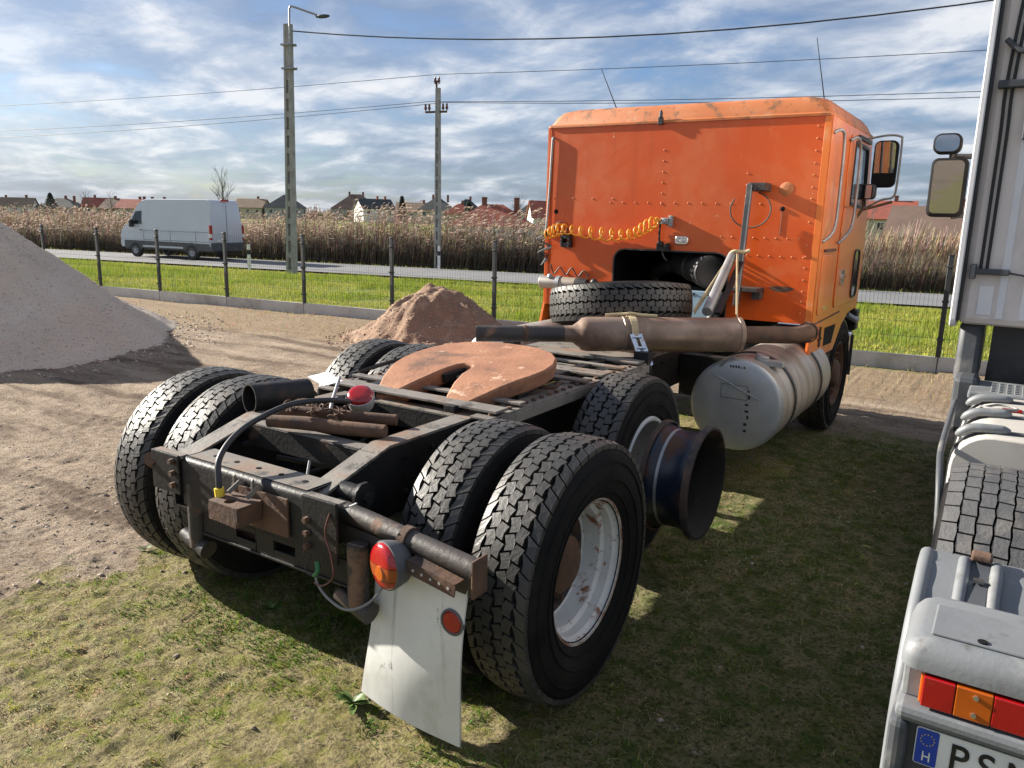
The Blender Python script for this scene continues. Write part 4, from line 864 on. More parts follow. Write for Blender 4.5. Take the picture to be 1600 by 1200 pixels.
# front, floor and lining of the cab
mb = MB()
fr = [(5.50, 1.30), (5.50, 1.95), (5.32, 2.60)]
mb.add([(-HW, 5.50, .95), (HW, 5.50, .95), (HW, 5.50, 1.95), (-HW, 5.50, 1.95)], [(0, 1, 2, 3)]); mb.build('front_panel', 'orange_side_lit', cab, 0)
mb = MB(); mb.add([(-HW, 5.498, 1.96), (HW, 5.498, 1.96), (HW, 5.33, 2.58), (-HW, 5.33, 2.58)], [(0, 1, 2, 3)]); mb.build('windscreen', 'glass', cab, 0)
mb = MB(); mb.bx(-HW+.03, HW-.03, 3.64, 5.46, 1.70, 1.72); mb.build('cab_floor', 'black_plastic', cab, 0)
for s in (-1, 1):
    mb = MB(); mb.bx(s*.62-.25, s*.62+.25, 4.35, 4.85, 1.72, 1.95); mb.bx(s*.62-.24, s*.62+.24, 4.30, 4.42, 1.95, 2.36); mb.build('seat', 'dark', cab, 0, .04)
mb = MB(); mb.bx(-.8, .8, 5.6, 5.72, .55, .85); mb.bx(-1.15, 1.15, 5.52, 5.66, .55, .82); mb.build('bumper', 'chrome', T, 0, .02)
mb = MB(); mb.bx(1.02, 1.20, 5.44, 5.58, .86, 1.06); mb.build('headlamp_pod', 'chassis', T, 0, .02)
mb = MB(); mb.tube(smooth_path([(1.12, 5.30, 1.03), (1.19, 5.36, .98), (1.2, 5.44, .97)]), .03, 8); mb.build('bracket_pipe', 'galvanised', T)
# engine tunnel behind the opening
tun = empty('engine_tunnel', (0, 0, 0), (0, 0, 0), T)
mb = MB()
mb.add([(-.52, CY+.013, ZB-.2), (-.52, 5.2, ZB-.2), (-.52, 5.2, 1.66), (-.52, CY+.013, 1.66), (.54, CY+.013, ZB-.2), (.54, 5.2, ZB-.2), (.54, 5.2, 1.66), (.54, CY+.013, 1.66)], [(0, 1, 2, 3), (7, 6, 5, 4), (3, 2, 6, 7), (1, 5, 6, 2)])
mb.build('tunnel_lining', 'dark', tun, 0)
mb = MB(); mb.lathe([(0, 0), (0, .085), (-.004, .095), (-.004, .125), (.0, .135), (.03, .138), (.10, .135), (.10, .12), (.30, .118), (.31, .128), (.34, .128), (.35, .115), (.62, .11)], (.365, CY+.02, 1.452), (-.52, .55, .05), 36); mb.build('air_filter', 'black_plastic', tun, 40)
mb = MB(); mb.tube(smooth_path([(.05, 4.0, 1.48), (-.2, 4.1, 1.45), (-.4, 4.3, 1.35)]), .06, 12); mb.build('intake_hose', 'black_plastic', tun)
mb = MB(); mb.bx(-.35, .3, 4.0, 5.0, .9, 1.30); mb.build('engine_block', 'chassis', tun, 0, .03)
mb = MB(); mb.bx(.18, .44, CY-.05, CY-.035, 1.04, 1.30); e = mb.build('galvanised_plate', 'blue_sheet', T, 0, .004)
mb = MB()
for x_ in (.22, .26, .38): mb.cyl((x_, CY-.05, 1.275), (x_, CY-.056, 1.275), .008, .008, 8)
mb.build('plate_bolts', 'dark', e, 0, kind='stuff')
mb = MB(); mb.tube(smooth_path([(.50, CY-.04, 1.30), (.46, CY-.06, 1.18), (.42, CY-.08, 1.06), (.40, CY-.1, .98)]), .045, 10); mb.build('rubber_duct', 'black_plastic', T)
# roof cap with rounded ends and an overhanging drip edge
def roof():
    rs = empty('roof', (0, 0, 0), (0, 0, 0), T)
    def ring(ix, iy0, iy1, z, r): return [(a, b, z) for a, b in rrect(-HW-ix, HW+ix, CY-iy0, 5.36-iy1, r, 5)]
    layers = [ring(.004, .004, .0, 2.612, .03), ring(.012, .014, .0, 2.614, .035), ring(.012, .014, .0, 2.630, .035), ring(-.002, -.008, .03, 2.640, .05), ring(-.030, -.022, .06, 2.70, .09), ring(-.065, -.045, .10, 2.742, .12), ring(-.13, -.10, .16, 2.765, .14), ring(-.35, -.4, .4, 2.785, .2)]
    n = len(layers[0]); vs = [p for L in layers for p in L]; fs = []
    for i in range(len(layers)-1): fs += [(i*n+k, i*n+(k+1) % n, (i+1)*n+(k+1) % n, (i+1)*n+k) for k in range(n)]
    fs.append(tuple((len(layers)-1)*n+k for k in range(n))); fs.append(tuple(range(n))[::-1])
    mb = MB(); mb.add(vs, fs); mb.build('roof_cap', 'orange_faded', rs, 30)
    mb = MB(); mb.bx(-.15, -.11, CY-.030, CY-.002, 2.60, 2.655); mb.cyl((-.13, CY-.02, 2.655), (-.13, CY-.02, 2.70), .016, .014, 10); mb.cyl((-.13, CY-.02, 2.70), (-.13, CY-.02, 2.712), .010, .008, 8); mb.build('marker_socket', 'black_plastic', rs, 0, .003)
    for x_, y_, dx, dz in ((-.62, 3.78, -.16, .33), (1.02, 4.0, -.10, .46)):
        mb = MB(); mb.tube([(x_, y_, 2.74), (x_, y_, 2.775)], .012, 8); mb.tube([(x_, y_, 2.77), (x_+dx*.5, y_, 2.77+dz*.5), (x_+dx, y_, 2.77+dz)], [.0045, .0035, .0025], 6); mb.build('whip_antenna', 'dark', rs)
roof()
# rivets
mb = MB(); rnd = random.Random(2)
def rivet(x_, z_): mb.sph((x_, CY-.001, z_), .0075, 6, sc=(1, .55, 1))
for x_ in np.arange(-.55, .72, .115): rivet(x_, 1.99)
for x_ in np.arange(.26, 1.1, .085): rivet(x_, 1.735)
for x_ in np.arange(.56, 1.1, .085): rivet(x_, 1.60)
for z_ in np.arange(1.18, 2.58, .085): rivet(1.085, z_+rnd.uniform(-.004, .004))
for z_ in np.arange(1.2, 1.62, .085): rivet(.555, z_)
for z_ in np.arange(1.98, 2.42, .085): rivet(-.09, z_)
for z_ in np.arange(1.62, 2.3, .085): rivet(.60, z_)
for x_ in np.arange(-1.1, -.4, .19): rivet(x_, 2.02)
mb.build('rivets', 'orange_faded', cab, 60, kind='stuff')
for x_, z_, r_ in ((-1.075, 1.905, .02), (.885, 1.955, .018)):
    m2 = MB(); m2.lathe([(0, r_), (-.008, r_*.9), (-.012, r_*.5), (-.012, 0)], (x_, CY-.001, z_), (0, 1, 0), 14); m2.build('grommet', 'dark', cab)
m2 = MB(); m2.lathe([(0, .052), (-.0012, .05), (-.0014, 0)], (.90, CY-.001, 2.10), (0, 1, 0), 24); m2.build('bare_patch', 'orange_faded', cab)
m2 = MB(); pr = [(.93+.09*math.cos(a)*(1+.2*math.sin(3*a)), 1.355+.022*math.sin(a)) for a in np.linspace(0, 6.0, 14)]; m2.prism(pr, 'y', CY-.0016, CY-.0008); m2.build('bracket_shadow', 'rust', cab, 0)  # dark patch painted on for the shadow of the stack bracket
m2 = MB(); m2.tube([(.885, CY-.002, 1.94), (.882, CY-.002, 1.76)], .003, 5); m2.build('drip_stain', 'rust', cab)
# grab rails
def rail(pts, parent, r=.0115, mat='galvanised'):
    m = MB(); m.tube(smooth_path(pts, 6), r, 10); m.build('grab_rail', mat, parent, 60)
rail([(HW+.01, 3.66, 2.50), (HW+.055, 3.72, 2.52), (HW+.062, 3.80, 2.44), (HW+.062, 3.82, 2.1), (HW+.062, 3.80, 1.86), (HW+.055, 3.70, 1.77), (HW+.01, 3.66, 1.72)], cab)
rail([(HW+.02, 4.26, 2.50), (HW+.065, 4.34, 2.52), (HW+.072, 4.44, 2.42), (HW+.072, 4.46, 2.1), (HW+.072, 4.42, 1.86), (HW+.062, 4.25, 1.76), (HW+.02, 4.20, 1.70)], cab)
rail([(-HW+.05, CY, 2.53), (-HW+.05, CY-.012, 2.53), (-HW+.045, CY-.016, 2.48), (-HW+.03, CY-.016, 2.1), (-HW+.01, CY-.016, 1.74), (-HW+.01, CY-.012, 1.70), (-HW+.01, CY, 1.70)], cab, .010)
# mirrors on the right
mr = empty('mirror', (-.115, 0, .10), (0, 0, 0), T)
mb = MB(); mb.tube(smooth_path([(HW+.11, 5.0, 2.47), (1.45, 5.0, 2.50), (1.56, 5.0, 2.49), (1.58, 5.0, 2.44), (1.58, 5.0, 2.1), (1.56, 5.0, 1.99), (1.46, 5.0, 1.96), (HW+.11, 5.0, 1.85)], 5), .009, 8); mb.build('mirror_arm', 'grey_wire', mr)
mb = MB(); mb.prism(rrect(1.37, 1.56, 2.07, 2.46, .05), 'y', 4.99, 5.06); mb.build('mirror_housing', 'dark', mr, 30, .01)
mb = MB(); mb.prism(rrect(1.385, 1.545, 2.085, 2.445, .04), 'y', 4.978, 4.986); mb.v = [(a, b-(c-2.265)*.16, c) for a, b, c in mb.v]; mb.build('mirror_glass', 'mirror_glass', mr, 30)
mb = MB(); mb.prism(rrect(1.24, 1.44, 1.965, 2.095, .035), 'y', 4.86, 4.93); mb.build('small_mirror_housing', 'black_plastic', mr, 30, .015)
mb = MB(); mb.prism(rrect(1.25, 1.43, 1.975, 2.085, .03), 'y', 4.848, 4.856); mb.build('small_mirror_glass', 'mirror_glass', mr, 30)
mb = MB(); mb.tube([(HW+.11, 4.9, 1.78), (1.34, 4.95, 1.88), (1.56, 5.0, 1.95)], .012, 8); mb.tube([(1.34, 4.94, 1.89), (1.34, 4.92, 1.97)], .010, 8); mb.build('lower_arm', 'rust', mr)
mb = MB(); mb.bx(HW, HW+.03, 4.62, 5.2, 2.545, 2.575); mb.build('rain_gutter', 'black_plastic', cab, 0)
# gear on the back wall
mb = MB(); mb.cyl((-1.17, CY-.07, 1.285), (-.80, CY-.07, 1.285), .056, .056, 20); rb = mb.build('air_cylinder', 'tank_side', T, 40, .008)
m2 = MB(); m2.cyl((-.80, CY-.07, 1.285), (-.70, CY-.07, 1.285), .058, .05, 18); m2.cyl((-.70, CY-.07, 1.285), (-.66, CY-.07, 1.30), .02, .02, 10); m2.sph((-.635, CY-.07, 1.31), .034, 10); m2.build('valve', 'black_plastic', rb)
m2 = MB(); m2.lathe([(-.02, .058), (-.02, .064), (.02, .064), (.02, .058)], (-.98, CY-.07, 1.285), (1, 0, 0), 20); m2.build('clamp', 'galvanised', rb)
m2 = MB(); m2.sph((-1.06, CY-.10, 1.34), .026, 8); m2.build('bleed_nut', 'galvanised', rb)
m2 = MB(); m2.tube(smooth_path([(-1.10, CY-.02, 1.44), (-1.06, CY-.03, 1.36), (-1.0, CY-.03, 1.42), (-.94, CY-.03, 1.355), (-.88, CY-.03, 1.42), (-.82, CY-.03, 1.35), (-.76, CY-.03, 1.40), (-.70, CY-.03, 1.35)], 6), .006, 6); m2.build('loose_cable', 'cable', T)
for k in range(3):
    m2 = MB(); m2.tube(smooth_path([(-1.13, CY-.03, 1.75-.02*k), (-1.2-.02*k, CY-.05, 1.66), (-1.12+.02*k, CY-.05, 1.60), (-1.22, CY-.05, 1.54), (-1.13, CY-.04, 1.49+.02*k), (-1.19, CY-.04, 1.43)], 6), .006, 6); m2.build('loose_cable', 'cable', T)
m2 = MB(); m2.tube(smooth_path([(-1.10, CY-.02, 1.72), (-1.05, CY-.03, 1.80), (-.98, CY-.03, 1.81), (-.93, CY-.04, 1.74)], 6), .005, 6); m2.build('loose_cable', 'cable', T)
mb = MB(); mb.bx(-.99, -.90, CY-.05, CY-.001, 1.60, 1.64); mb.bx(-.99, -.97, CY-.06, CY-.001, 1.60, 1.72); mb.bx(-.92, -.90, CY-.06, CY-.001, 1.60, 1.72); mb.cyl((-.945, CY-.06, 1.70), (-.945, CY-.001, 1.70), .03, .03, 10); mb.build('hose_socket', 'black_plastic', T, 0, .004)
# coiled yellow air hose
mb = MB(); pts = []; n = 520; turns = 17
key = [(-1.12, 1.70), (-1.05, 1.735), (-.95, 1.755), (-.75, 1.735), (-.5, 1.72), (-.3, 1.735), (-.17, 1.80), (-.07, 1.855)]
path = smooth_path([(a, CY-.075, b) for a, b in key], 20)
for i in range(n):
    t = i/(n-1); f = t*(len(path)-1); j = min(int(f), len(path)-2); p = path[j].lerp(path[j+1], f-j); a = 2*math.pi*turns*(t**1.12); r_ = .052*min(1, 14*(1-t))*(.75+.25*math.sin(t*9)**2)
    pts.append(p+Vector((.012*math.cos(a), r_*math.cos(a), r_*math.sin(a))))
mb.tube(pts, .0075, 7); mb.build('coiled_hose', 'yellow_hose', T, 60)
mb = MB(); mb.bx(-.06, .0, CY-.06, CY-.001, 1.82, 1.87); mb.cyl((-.03, CY-.07, 1.845), (-.03, CY-.01, 1.845), .022, .022, 10); mb.bx(.0, .03, CY-.045, CY-.001, 1.80, 1.89); mb.build('hose_coupling', 'galvanised', T, 0, .005)
mb = MB(); mb.tube(smooth_path([(-.07, CY-.04, 1.84), (-.075, CY-.035, 1.74), (-.07, CY-.035, 1.66)]), .009, 8); mb.build('down_pipe', 'chassis', T)
mb = MB(); mb.bx(-.09, .02, CY-.055, CY-.001, 1.60, 1.655); mb.cyl((-.06, CY-.06, 1.66), (-.06, CY-.01, 1.66), .025, .025, 10); mb.cyl((.0, CY-.06, 1.65), (.0, CY-.01, 1.65), .02, .02, 10); mb.build('manifold', 'chassis', T, 0, .006)
mb = MB(); mb.tube(smooth_path([(-.04, CY-.04, 1.61), (-.02, CY-.05, 1.56), (.01, CY-.05, 1.53)]), .007, 6); mb.build('loose_cable', 'cable', T)
e = empty('work_lamp', (.115, CY-.002, 1.695), (0, 0, 0), T)
mb = MB(); mb.prism(rrect(-.056, .056, -.032, .032, .022), 'y', -.03, 0); mb.build('housing', 'chrome', e, 30, .005)
mb = MB(); mb.prism(rrect(-.042, .042, -.022, .022, .016), 'y', -.036, -.031); mb.build('lens', 'pale_plastic', e, 30); 
mb = MB(); mb.lathe([(-.0365, .014), (-.042, .010), (-.043, 0)], (0, 0, 0), (0, 1, 0), 14); mb.build('bulb', 'plate_white', e)
# stack mount: upright bar with two arms, hoop and lashed pipe
st_ = empty('stack_mount', (0, 0, 0), (0, 0, 0), T)
mb = MB(); mb.bar((.672, CY-.16, 2.13), (.640, CY-.16, 1.22), .042, .03, up=(0, 1, 0)); mb.build('upright', 'dark_grey', st_, 0, .003)
mb = MB(); mb.bar((.690, CY-.178, 2.12), (.658, CY-.178, 1.23), .008, .008, up=(0, 1, 0)); mb.build('bright_edge', 'galvanised', st_, 0)
mb = MB(); mb.bx(.66, .79, CY-.17, CY-.001, 2.08, 2.14); mb.build('top_arm', 'rusty_tube', st_, 0, .006)
mb = MB(); mb.bx(.56, .80, CY-.18, CY-.001, 1.33, 1.36); mb.bx(.735, .80, CY-.1, CY-.001, 1.27, 1.33); mb.build('lower_arm', 'rusty_tube', st_, 0, .004)
mb = MB(); hp = [(.66+.155*math.cos(a), CY-.06, 1.945+.135*math.sin(a)) for a in np.linspace(rad(70), rad(-215), 26)]; mb.tube(hp, .006, 7); mb.build('wire_hoop', 'rim_edge', st_)
mb = MB(); mb.tube([(.70, 2.60, 1.25), (.60, 3.38, 1.60)], .034, 16); mb.build('lashed_pipe', 'galvanised', st_)
mb = MB(); mb.bar((.77, 2.62, 1.24), (.66, 3.40, 1.55), .04, .02); mb.build('lashed_bar', 'chassis', st_, 0)
for a, b in (((.60, CY-.2, 1.62), (.61, 2.60, 1.24)), ((.63, CY-.2, 1.62), (.90, 2.62, 1.235))):
    mb = MB(); mb.bar(a, b, .034, .004, up=(1, 0, .3)); mb.build('strap', 'strap', st_, 0)
mb = MB(); mb.tube(smooth_path([(.58, CY-.22, 1.61), (.62, CY-.235, 1.635), (.68, CY-.20, 1.63), (.72, CY-.19, 1.645)]), [.014]*19, 7); mb.build('strap_knot', 'strap', st_)
# ------------------------------------------------------------------ things lying on the truck
sp_ = empty('spare_tyre', (.00, 2.72, 1.235), (0, 0, 0), label='worn spare tyre lying flat behind the orange cab', category='tyre')
sp_.rotation_euler = Matrix.Rotation(rad(-7.0), 3, 'Y').to_euler()
e = empty('tyre_body', (0, 0, 0), (0, rad(90), 0), sp_)
sp_.rotation_euler = (Matrix.Rotation(rad(-7), 3, 'Y') @ Matrix.Rotation(rad(-6.5), 3, 'X')).to_euler()
link('tyre', CACHE['tyre'], e); t = link('tread', CACHE['tread'], e); t['kind'] = 'stuff'
lp = empty('loose_lamp', (-.02, .01, 1.02), (0, 0, 0), label='loose red round lamp lying on the truck frame', category='lamp')
lp.rotation_euler = (Vector((-.25, .45, -.85))).to_track_quat('Y', 'Z').to_euler(); round_lamp(lp, .066, False)
e = empty('steel_pipe', (-.46, -.26, 1.0), (0, 0, 0), label='short black pipe with open end lying by the left rear tyre', category='pipe')
mb = MB(); mb.lathe([(0, .064), (0, .070), (.30, .070), (.30, .064), (.0, .064)], (0, 0, 0), Vector((.22, .97, -.04)), 28); mb.build('pipe_wall', 'chassis', e, 40)
for k, (a, b, r_, m_, lab) in enumerate((((-.16, -.40, .975), (.34, -.22, .972), .030, 'rust', 'thick rusty tube lying across the tail frame'), ((-.22, -.28, .985), (.26, -.06, .975), .026, 'rust', 'second rusty tube lying behind the thick one on the frame'), ((-.20, .06, 1.085), (.0, -.20, 1.0), .008, 'galvanised', 'thin bent steel rod propped beside the loose red lamp'))):
    mb = MB(); a, b = Vector(a), Vector(b); mb.tube([a, a.lerp(b, .3)+Vector((0, 0, .004)), a.lerp(b, .7)-Vector((0, .004, 0)), b], [r_*.9, r_, r_*1.02, r_*.96], 12); o = mb.build('steel_tube' if k < 2 else 'steel_rod', m_, None, 50, label=lab, category='tube' if k < 2 else 'rod')
mb = MB(); rnd = random.Random(9); p_ = Vector((-.10, -.22, 1.01))
ch = empty('rusty_chain', (-.10, -.22, 1.0), label='rusty chain heaped between the tubes on the frame', category='chain')
me_l = MB(); me_l.tube([(.02*math.cos(a), .012*math.sin(a), 0) for a in np.linspace(0, 2*math.pi, 11)], .004, 5); lm = me_l.mesh('link', 'rust')
for k in range(26): link('chain_link', lm, ch, 0, (.014*k-.14+rnd.uniform(-.01, .01), .06*math.sin(k*.7)+rnd.uniform(-.02, .02), .012*rnd.random()+.004), (rnd.uniform(-1, 1), rnd.uniform(-.5, .5), rnd.uniform(0, 3)))
mb = MB(); Rm = (Matrix.Rotation(rad(-25), 3, 'Z') @ Matrix.Rotation(rad(9), 3, 'X')); mb.bx(-.54, -.29, .12, .22, 1.030, 1.033, 0, Rm); mb.build('number_plate', 'white_sheet', None, 0, label='weathered white number plate lying face up by the left tyres', category='plate')
mb = MB(); mb.tube(smooth_path([(.035, -.80, .80), (.03, -.80, .86), (.0, -.77, .93), (-.05, -.66, .985), (-.08, -.52, 1.02), (-.06, -.36, 1.055), (0, -.22, 1.055), (.02, -.10, 1.03)], 8), .012, 10)
o = mb.build('rubber_hose', 'black_plastic', None, 60, label='black rubber hose arching over the rear crossmember with yellow tape', category='hose')
mb = MB(); mb.tube([(.032, -.803, .83), (.037, -.803, .795)], .018, 8); mb.add([(.03, -.82, .80), (.055, -.82, .79), (.05, -.822, .745), (.035, -.822, .76)], [(0, 1, 2, 3)]); mb.add([(.03, -.818, .80), (.02, -.818, .76), (.0, -.82, .75), (.01, -.82, .77)], [(0, 1, 2, 3)]); mb.build('yellow_tape', 'yellow_tape', o, 0)
# ------------------------------------------------------------------ white truck on the right
W = empty('white_truck', (2.33, .30, 0), label='white truck with grey mudguard cut off by the right edge of the photo', category='truck')
W0 = Vector((2.33, .30, 0))
def wl(mb):                                   # world coordinates to the truck's own
    mb.v = [(a-W0.x, b-W0.y, c-W0.z) for a, b, c in mb.v]; return mb
C_ = CACHE
C_['w_tyre'] = tyre_carcass(.505, .30, RR).mesh('tyre', 'rubber', 50)
C_['w_tread'] = tread_blocks(.512, .30, 6, 50, .0016, .10, .0060, (0, .35, .7, .2, .55, .1)).mesh('tread', 'grey_tread', 0, weld=False)
for x_ in (.15, .49, 2.01, 2.35):
    e = empty('wheel', (x_, 0.03, .535), (.2+x_, 0, math.pi if x_ < 1 else 0), W); e.scale = (1, 1.07, 1.07)
    link('tyre', C_['w_tyre'], e); t = link('tread', C_['w_tread'], e); t['kind'] = 'stuff'; link('rim', CACHE['rim_deep'], e)
LX0, LX1 = 2.325, 2.98          # left mudguard, outer and inner face
def guard(x0, x1, sgn):
    g = empty('mudguard', (0, 0, 0), (0, 0, 0), W)
    sec = [(-.275, 1.000), (-.34, .992), (-.42, .955), (-.52, .90), (-.60, .80), (-.64, .68), (-.655, .50)]
    mb = MB(); up_ = sec; dn_ = [(a+.010, b-.012) for a, b in sec[::-1]]; mb.prism(up_+dn_, 'x', x0+.02, x1); wl(mb).build('guard_sheet', 'fender_grey', g, 50)
    # rolled outer edge
    mb = MB(); xe = x0+.012 if sgn > 0 else x1-.012
    mb.tube(smooth_path([(xe, a-.004, b-.012) for a, b in sec], 4), .019, 12); wl(mb).build('guard_edge', 'fender_grey', g, 60)
    mb = MB(); fsec = [(.62, .95), (.74, .90), (.84, .78), (.88, .60)]; mb.prism(fsec+[(a-.012, b-.008) for a, b in fsec[::-1]], 'x', x0, x1); wl(mb).build('front_sheet', 'dark_grey', g, 50)
    # clip with two ribs
    cxx = x0+.135 if sgn > 0 else x1-.135
    for dx in (-.036, .036):
        mb = MB(); mb.tube([(cxx+dx, -.315, 1.004), (cxx+dx, -.36, .992), (cxx+dx, -.46, .942)], .015, 10); wl(mb).build('clip_rib', 'fender_grey', g, 60)
    mb = MB(); mb.bar((cxx, -.30, 1.010), (cxx, -.46, .945), .045, .012); wl(mb).build('clip_plate', 'dark_grey', g, 0, .002)
    mb = MB(); mb.bx(cxx-.024, cxx+.024, -.33, -.285, 1.012, 1.030); wl(mb).build('clip_catch', 'rust', g, 0, .006)
    mb = MB(); mb.bx(cxx-.012, cxx+.012, -.40, -.385, .984, .992); wl(mb).build('clip_pin', 'chrome', g, 0)
    # lamp box
    lb = empty('lamp_box', (0, 0, 0), (0, 0, 0), W)
    bx0, bx1 = (x0+.012, x1) if sgn > 0 else (x0, x1-.012)
    mb = MB(); top = rrect(bx0, bx1, -.80, -.55, .03, 4)
    prof = [(0, .922), (.000, .945), (.006, .966), (.018, .981), (.034, .988)]
    lay = [[(a, b, z_) for a, b in rrect(bx0+i_, bx1-i_, -.80+i_, -.54, .035, 5)] for i_, z_ in prof]
    n = len(lay[0]); vs = [p for L in lay for p in L]; fs = [(i*n+k, i*n+(k+1) % n, (i+1)*n+(k+1) % n, (i+1)*n+k) for i in range(len(lay)-1) for k in range(n)]
    fs += [tuple(range(n))[::-1], tuple((len(lay)-1)*n+k for k in range(n))]; mb.add(vs, fs); wl(mb).build('lid', 'fender_grey', lb, 45)
    mb = MB(); mb.bx(bx0+.05, bx1-.04, -.755, -.60, .988, .995); wl(mb).build('lid_panel', 'fender_grey', lb, 0, .007)
    mb = MB(); mb.cyl((bx0+.145, -.742, .995), (bx0+.145, -.742, .998), .010, .010, 12); wl(mb).build('lid_screw_hole', 'dark', lb, 0)
    mb = MB(); mb.bx(bx0+.008, bx1-.008, -.765, -.60, .830, .922); wl(mb).build('back_box', 'fender_grey', lb, 0, .012)
    mb = MB(); mb.bx(bx0+.004, bx1, -.815, -.60, .800, .838); wl(mb).build('lower_lip', 'fender_grey', lb, 0, .014)
    mb = MB(); mb.bx(bx0+.010, bx1, -.79, -.62, .60, .800); wl(mb).build('plate_recess', 'dark_grey', lb, 0, .01)
    mb = MB(); mb.bx(bx0-.004, bx0+.035, -.82, -.62, .52, .802); wl(mb).build('bumper_end', 'dark_grey', lb, 0, .015)
    mb = MB(); mb.bx(bx0-.012, bx1, -.835, -.62, .40, .56); wl(mb).build('bumper', 'dark_grey', lb, 0, .02)
    la = empty('rear_lamp', (0, 0, 0), (0, 0, 0), W); xx = bx0+.050
    segs = (('red_lens', 0, .0605), ('amber_lens', .061, .1285), ('red_lens', .129, .235), ('red_lens', .2355, .33), ('amber_lens', .3305, .40))
    for m_, a, b in segs:
        mb = MB(); mb.bx(xx+a, xx+b, -.805, -.765, .845, .914); wl(mb).build(m_, m_, la, 0, .0025)
    mb = MB(); mb.bx(xx-.006, xx+.005, -.790, -.766, .842, .916); wl(mb).build('side_marker', 'amber_lens', la, 0, .004)
    for z_ in (.860, .900):
        mb = MB(); mb.cyl((xx+.098, -.800, z_), (xx+.098, -.8085, z_), .0065, .0055, 10); wl(mb).build('lamp_screw', 'chrome', la, 0)
guard(LX0, LX1, 1); guard(2.33+1.85, 2.33+2.505, -1)
# number plate
np_ = empty('number_plate', (2.388-W0.x, -.797-W0.y, .704), (rad(0), 0, 0), W)
mb = MB(); mb.prism(rrect(0, .52, 0, .088, .006), 'y', 0, .004); mb.build('plate_sheet', 'plate_white', np_, 30)
mb = MB(); mb.prism(rrect(.002, .044, .002, .086, .004), 'y', -.0012, -.0002); mb.build('country_band', 'plate_blue', np_, 0)
mb = MB()
for k in range(12):
    a = 2*math.pi*k/12; mb.bx(.023+.013*math.cos(a)-.0012, .023+.013*math.cos(a)+.0012, -.0022, -.0014, .062+.013*math.sin(a)-.0012, .062+.013*math.sin(a)+.0012)
mb.build('star_ring', 'star_yellow', np_, 0, kind='stuff')
def text(s, x_, z_, h, mat, parent, name, sx=1.0):
    c = bpy.data.curves.new(name, 'FONT'); c.body = s; c.size = h; c.extrude = .0006; c.offset = .0006*h/.08
    o = bpy.data.objects.new(name, c); me = bpy.data.meshes.new_from_object(o); bpy.data.objects.remove(o); me.materials.clear(); me.materials.append(MATS[mat])
    q = link(name, me, parent, 0, (x_, -.0022, z_), (rad(90), 0, 0)); q.scale = (sx, 1, 1)
for ch_, dx_ in (('P', .064), ('S', .116), ('M', .166)): text(ch_, dx_, .013, .088, 'plate_black', np_, 'plate_letter', .86)
text('H', .0145, .012, .032, 'plate_white', np_, 'country_letter', .8)
# frame, tanks, cab
for s in (-1, 1):
    mb = MB(); mb.bx(3.58+s*.40-.04, 3.58+s*.40+.04, -.75, 5.2, .72, .98); wl(mb).build('frame_rail', 'chassis', W, 0, .005)
mb = MB(); mb.cyl((2.6, .30, .5), (4.6, .30, .5), .08, .08, 14); wl(mb).build('rear_axle', 'chassis', W)
mb = MB(); mb.bx(3.1, 4.05, -.4, 1.0, .985, 1.03); wl(mb).build('deck_plate', 'chassis', W, 0, .01)
tk = empty('side_tank', (0, 0, 0), (0, 0, 0), W)
mb = MB(); mb.prism(rrect(2.30, 2.98, .42, 1.015, .15, 7), 'y', 1.10, 2.02); wl(mb).build('tank_body', 'tank_white', tk, 50, .01)
for y_ in (1.20, 1.54, 1.90):
    mb = MB(); pr = rrect(2.296, 2.984, .416, 1.019, .152, 7)
    for a, b in zip(pr, pr[1:]+pr[:1]):
        n_ = Vector(((a[0]+b[0])/2-2.64, 0, (a[1]+b[1])/2-.72)); mb.bar((a[0], y_, a[1]), (b[0], y_, b[1]), .035, .008, up=n_)
    wl(mb).build('tank_strap', 'dark_grey', tk, 40)
    mb = MB(); mb.tube(smooth_path([(2.31, y_-.02, .985), (2.36, y_-.03, 1.025), (2.44, y_-.025, 1.032), (2.50, y_-.01, 1.028)]), [.010, .014, .018, .02]+[.02]*12+[.016, .012, .008], 8); wl(mb).build('strap_buckle', 'fender_grey', tk, 60)
mb = MB(); mb.tube(smooth_path([(2.37, 1.60, 1.03), (2.45, 1.66, 1.045), (2.52, 1.62, 1.04), (2.45, 1.58, 1.038), (2.37, 1.62, 1.034)]), .006, 6); wl(mb).build('loose_wire', 'grey_wire', tk)
mb = MB(); mb.bx(2.46, 2.54, 1.66, 1.74, 1.0165, 1.0185); wl(mb).build('red_label', 'red_lens', tk, 0)
mb = MB(); mb.tube(smooth_path([(2.315, .64, .70), (2.30, .70, .84), (2.285, .80, .92), (2.27, 1.0, .95), (2.262, 1.4, .965), (2.255, 1.9, .97), (2.25, 2.1, .95)]), .013, 10); wl(mb).build('side_rail', 'dark_grey', W, 60)
mb = MB(); mb.bx(2.30, 3.0, 2.06, 2.46, .98, 1.02); wl(mb).build('step_plate', 'fender_grey', W, 0, .01)
mb = MB()
for i in range(14):
    for j in range(6): mb.bar((2.40+.035*i, 2.12+.05*j, 1.022), (2.418+.035*i, 2.135+.05*j, 1.022), .006, .004)
wl(mb).build('tread_studs', 'fender_grey', W, 0, kind='stuff')
mb = MB(); mb.bx(2.22, 2.34, 2.25, 2.44, .75, 1.06); wl(mb).build('tank_shoulder', 'dark_grey', W, 0, .03)
mb = MB(); mb.prism([(2.50, .98), (2.95, .98), (3.05, 1.18), (2.95, 1.34), (2.55, 1.33)], 'x', 2.20, 2.32); wl(mb).build('cab_wing', 'dark_grey', W, 40, .03)
mb = MB(); mb.bx(2.36, 4.7, 2.62, 2.66, .85, 1.33); wl(mb).build('cab_mount', 'black_plastic', W, 0)
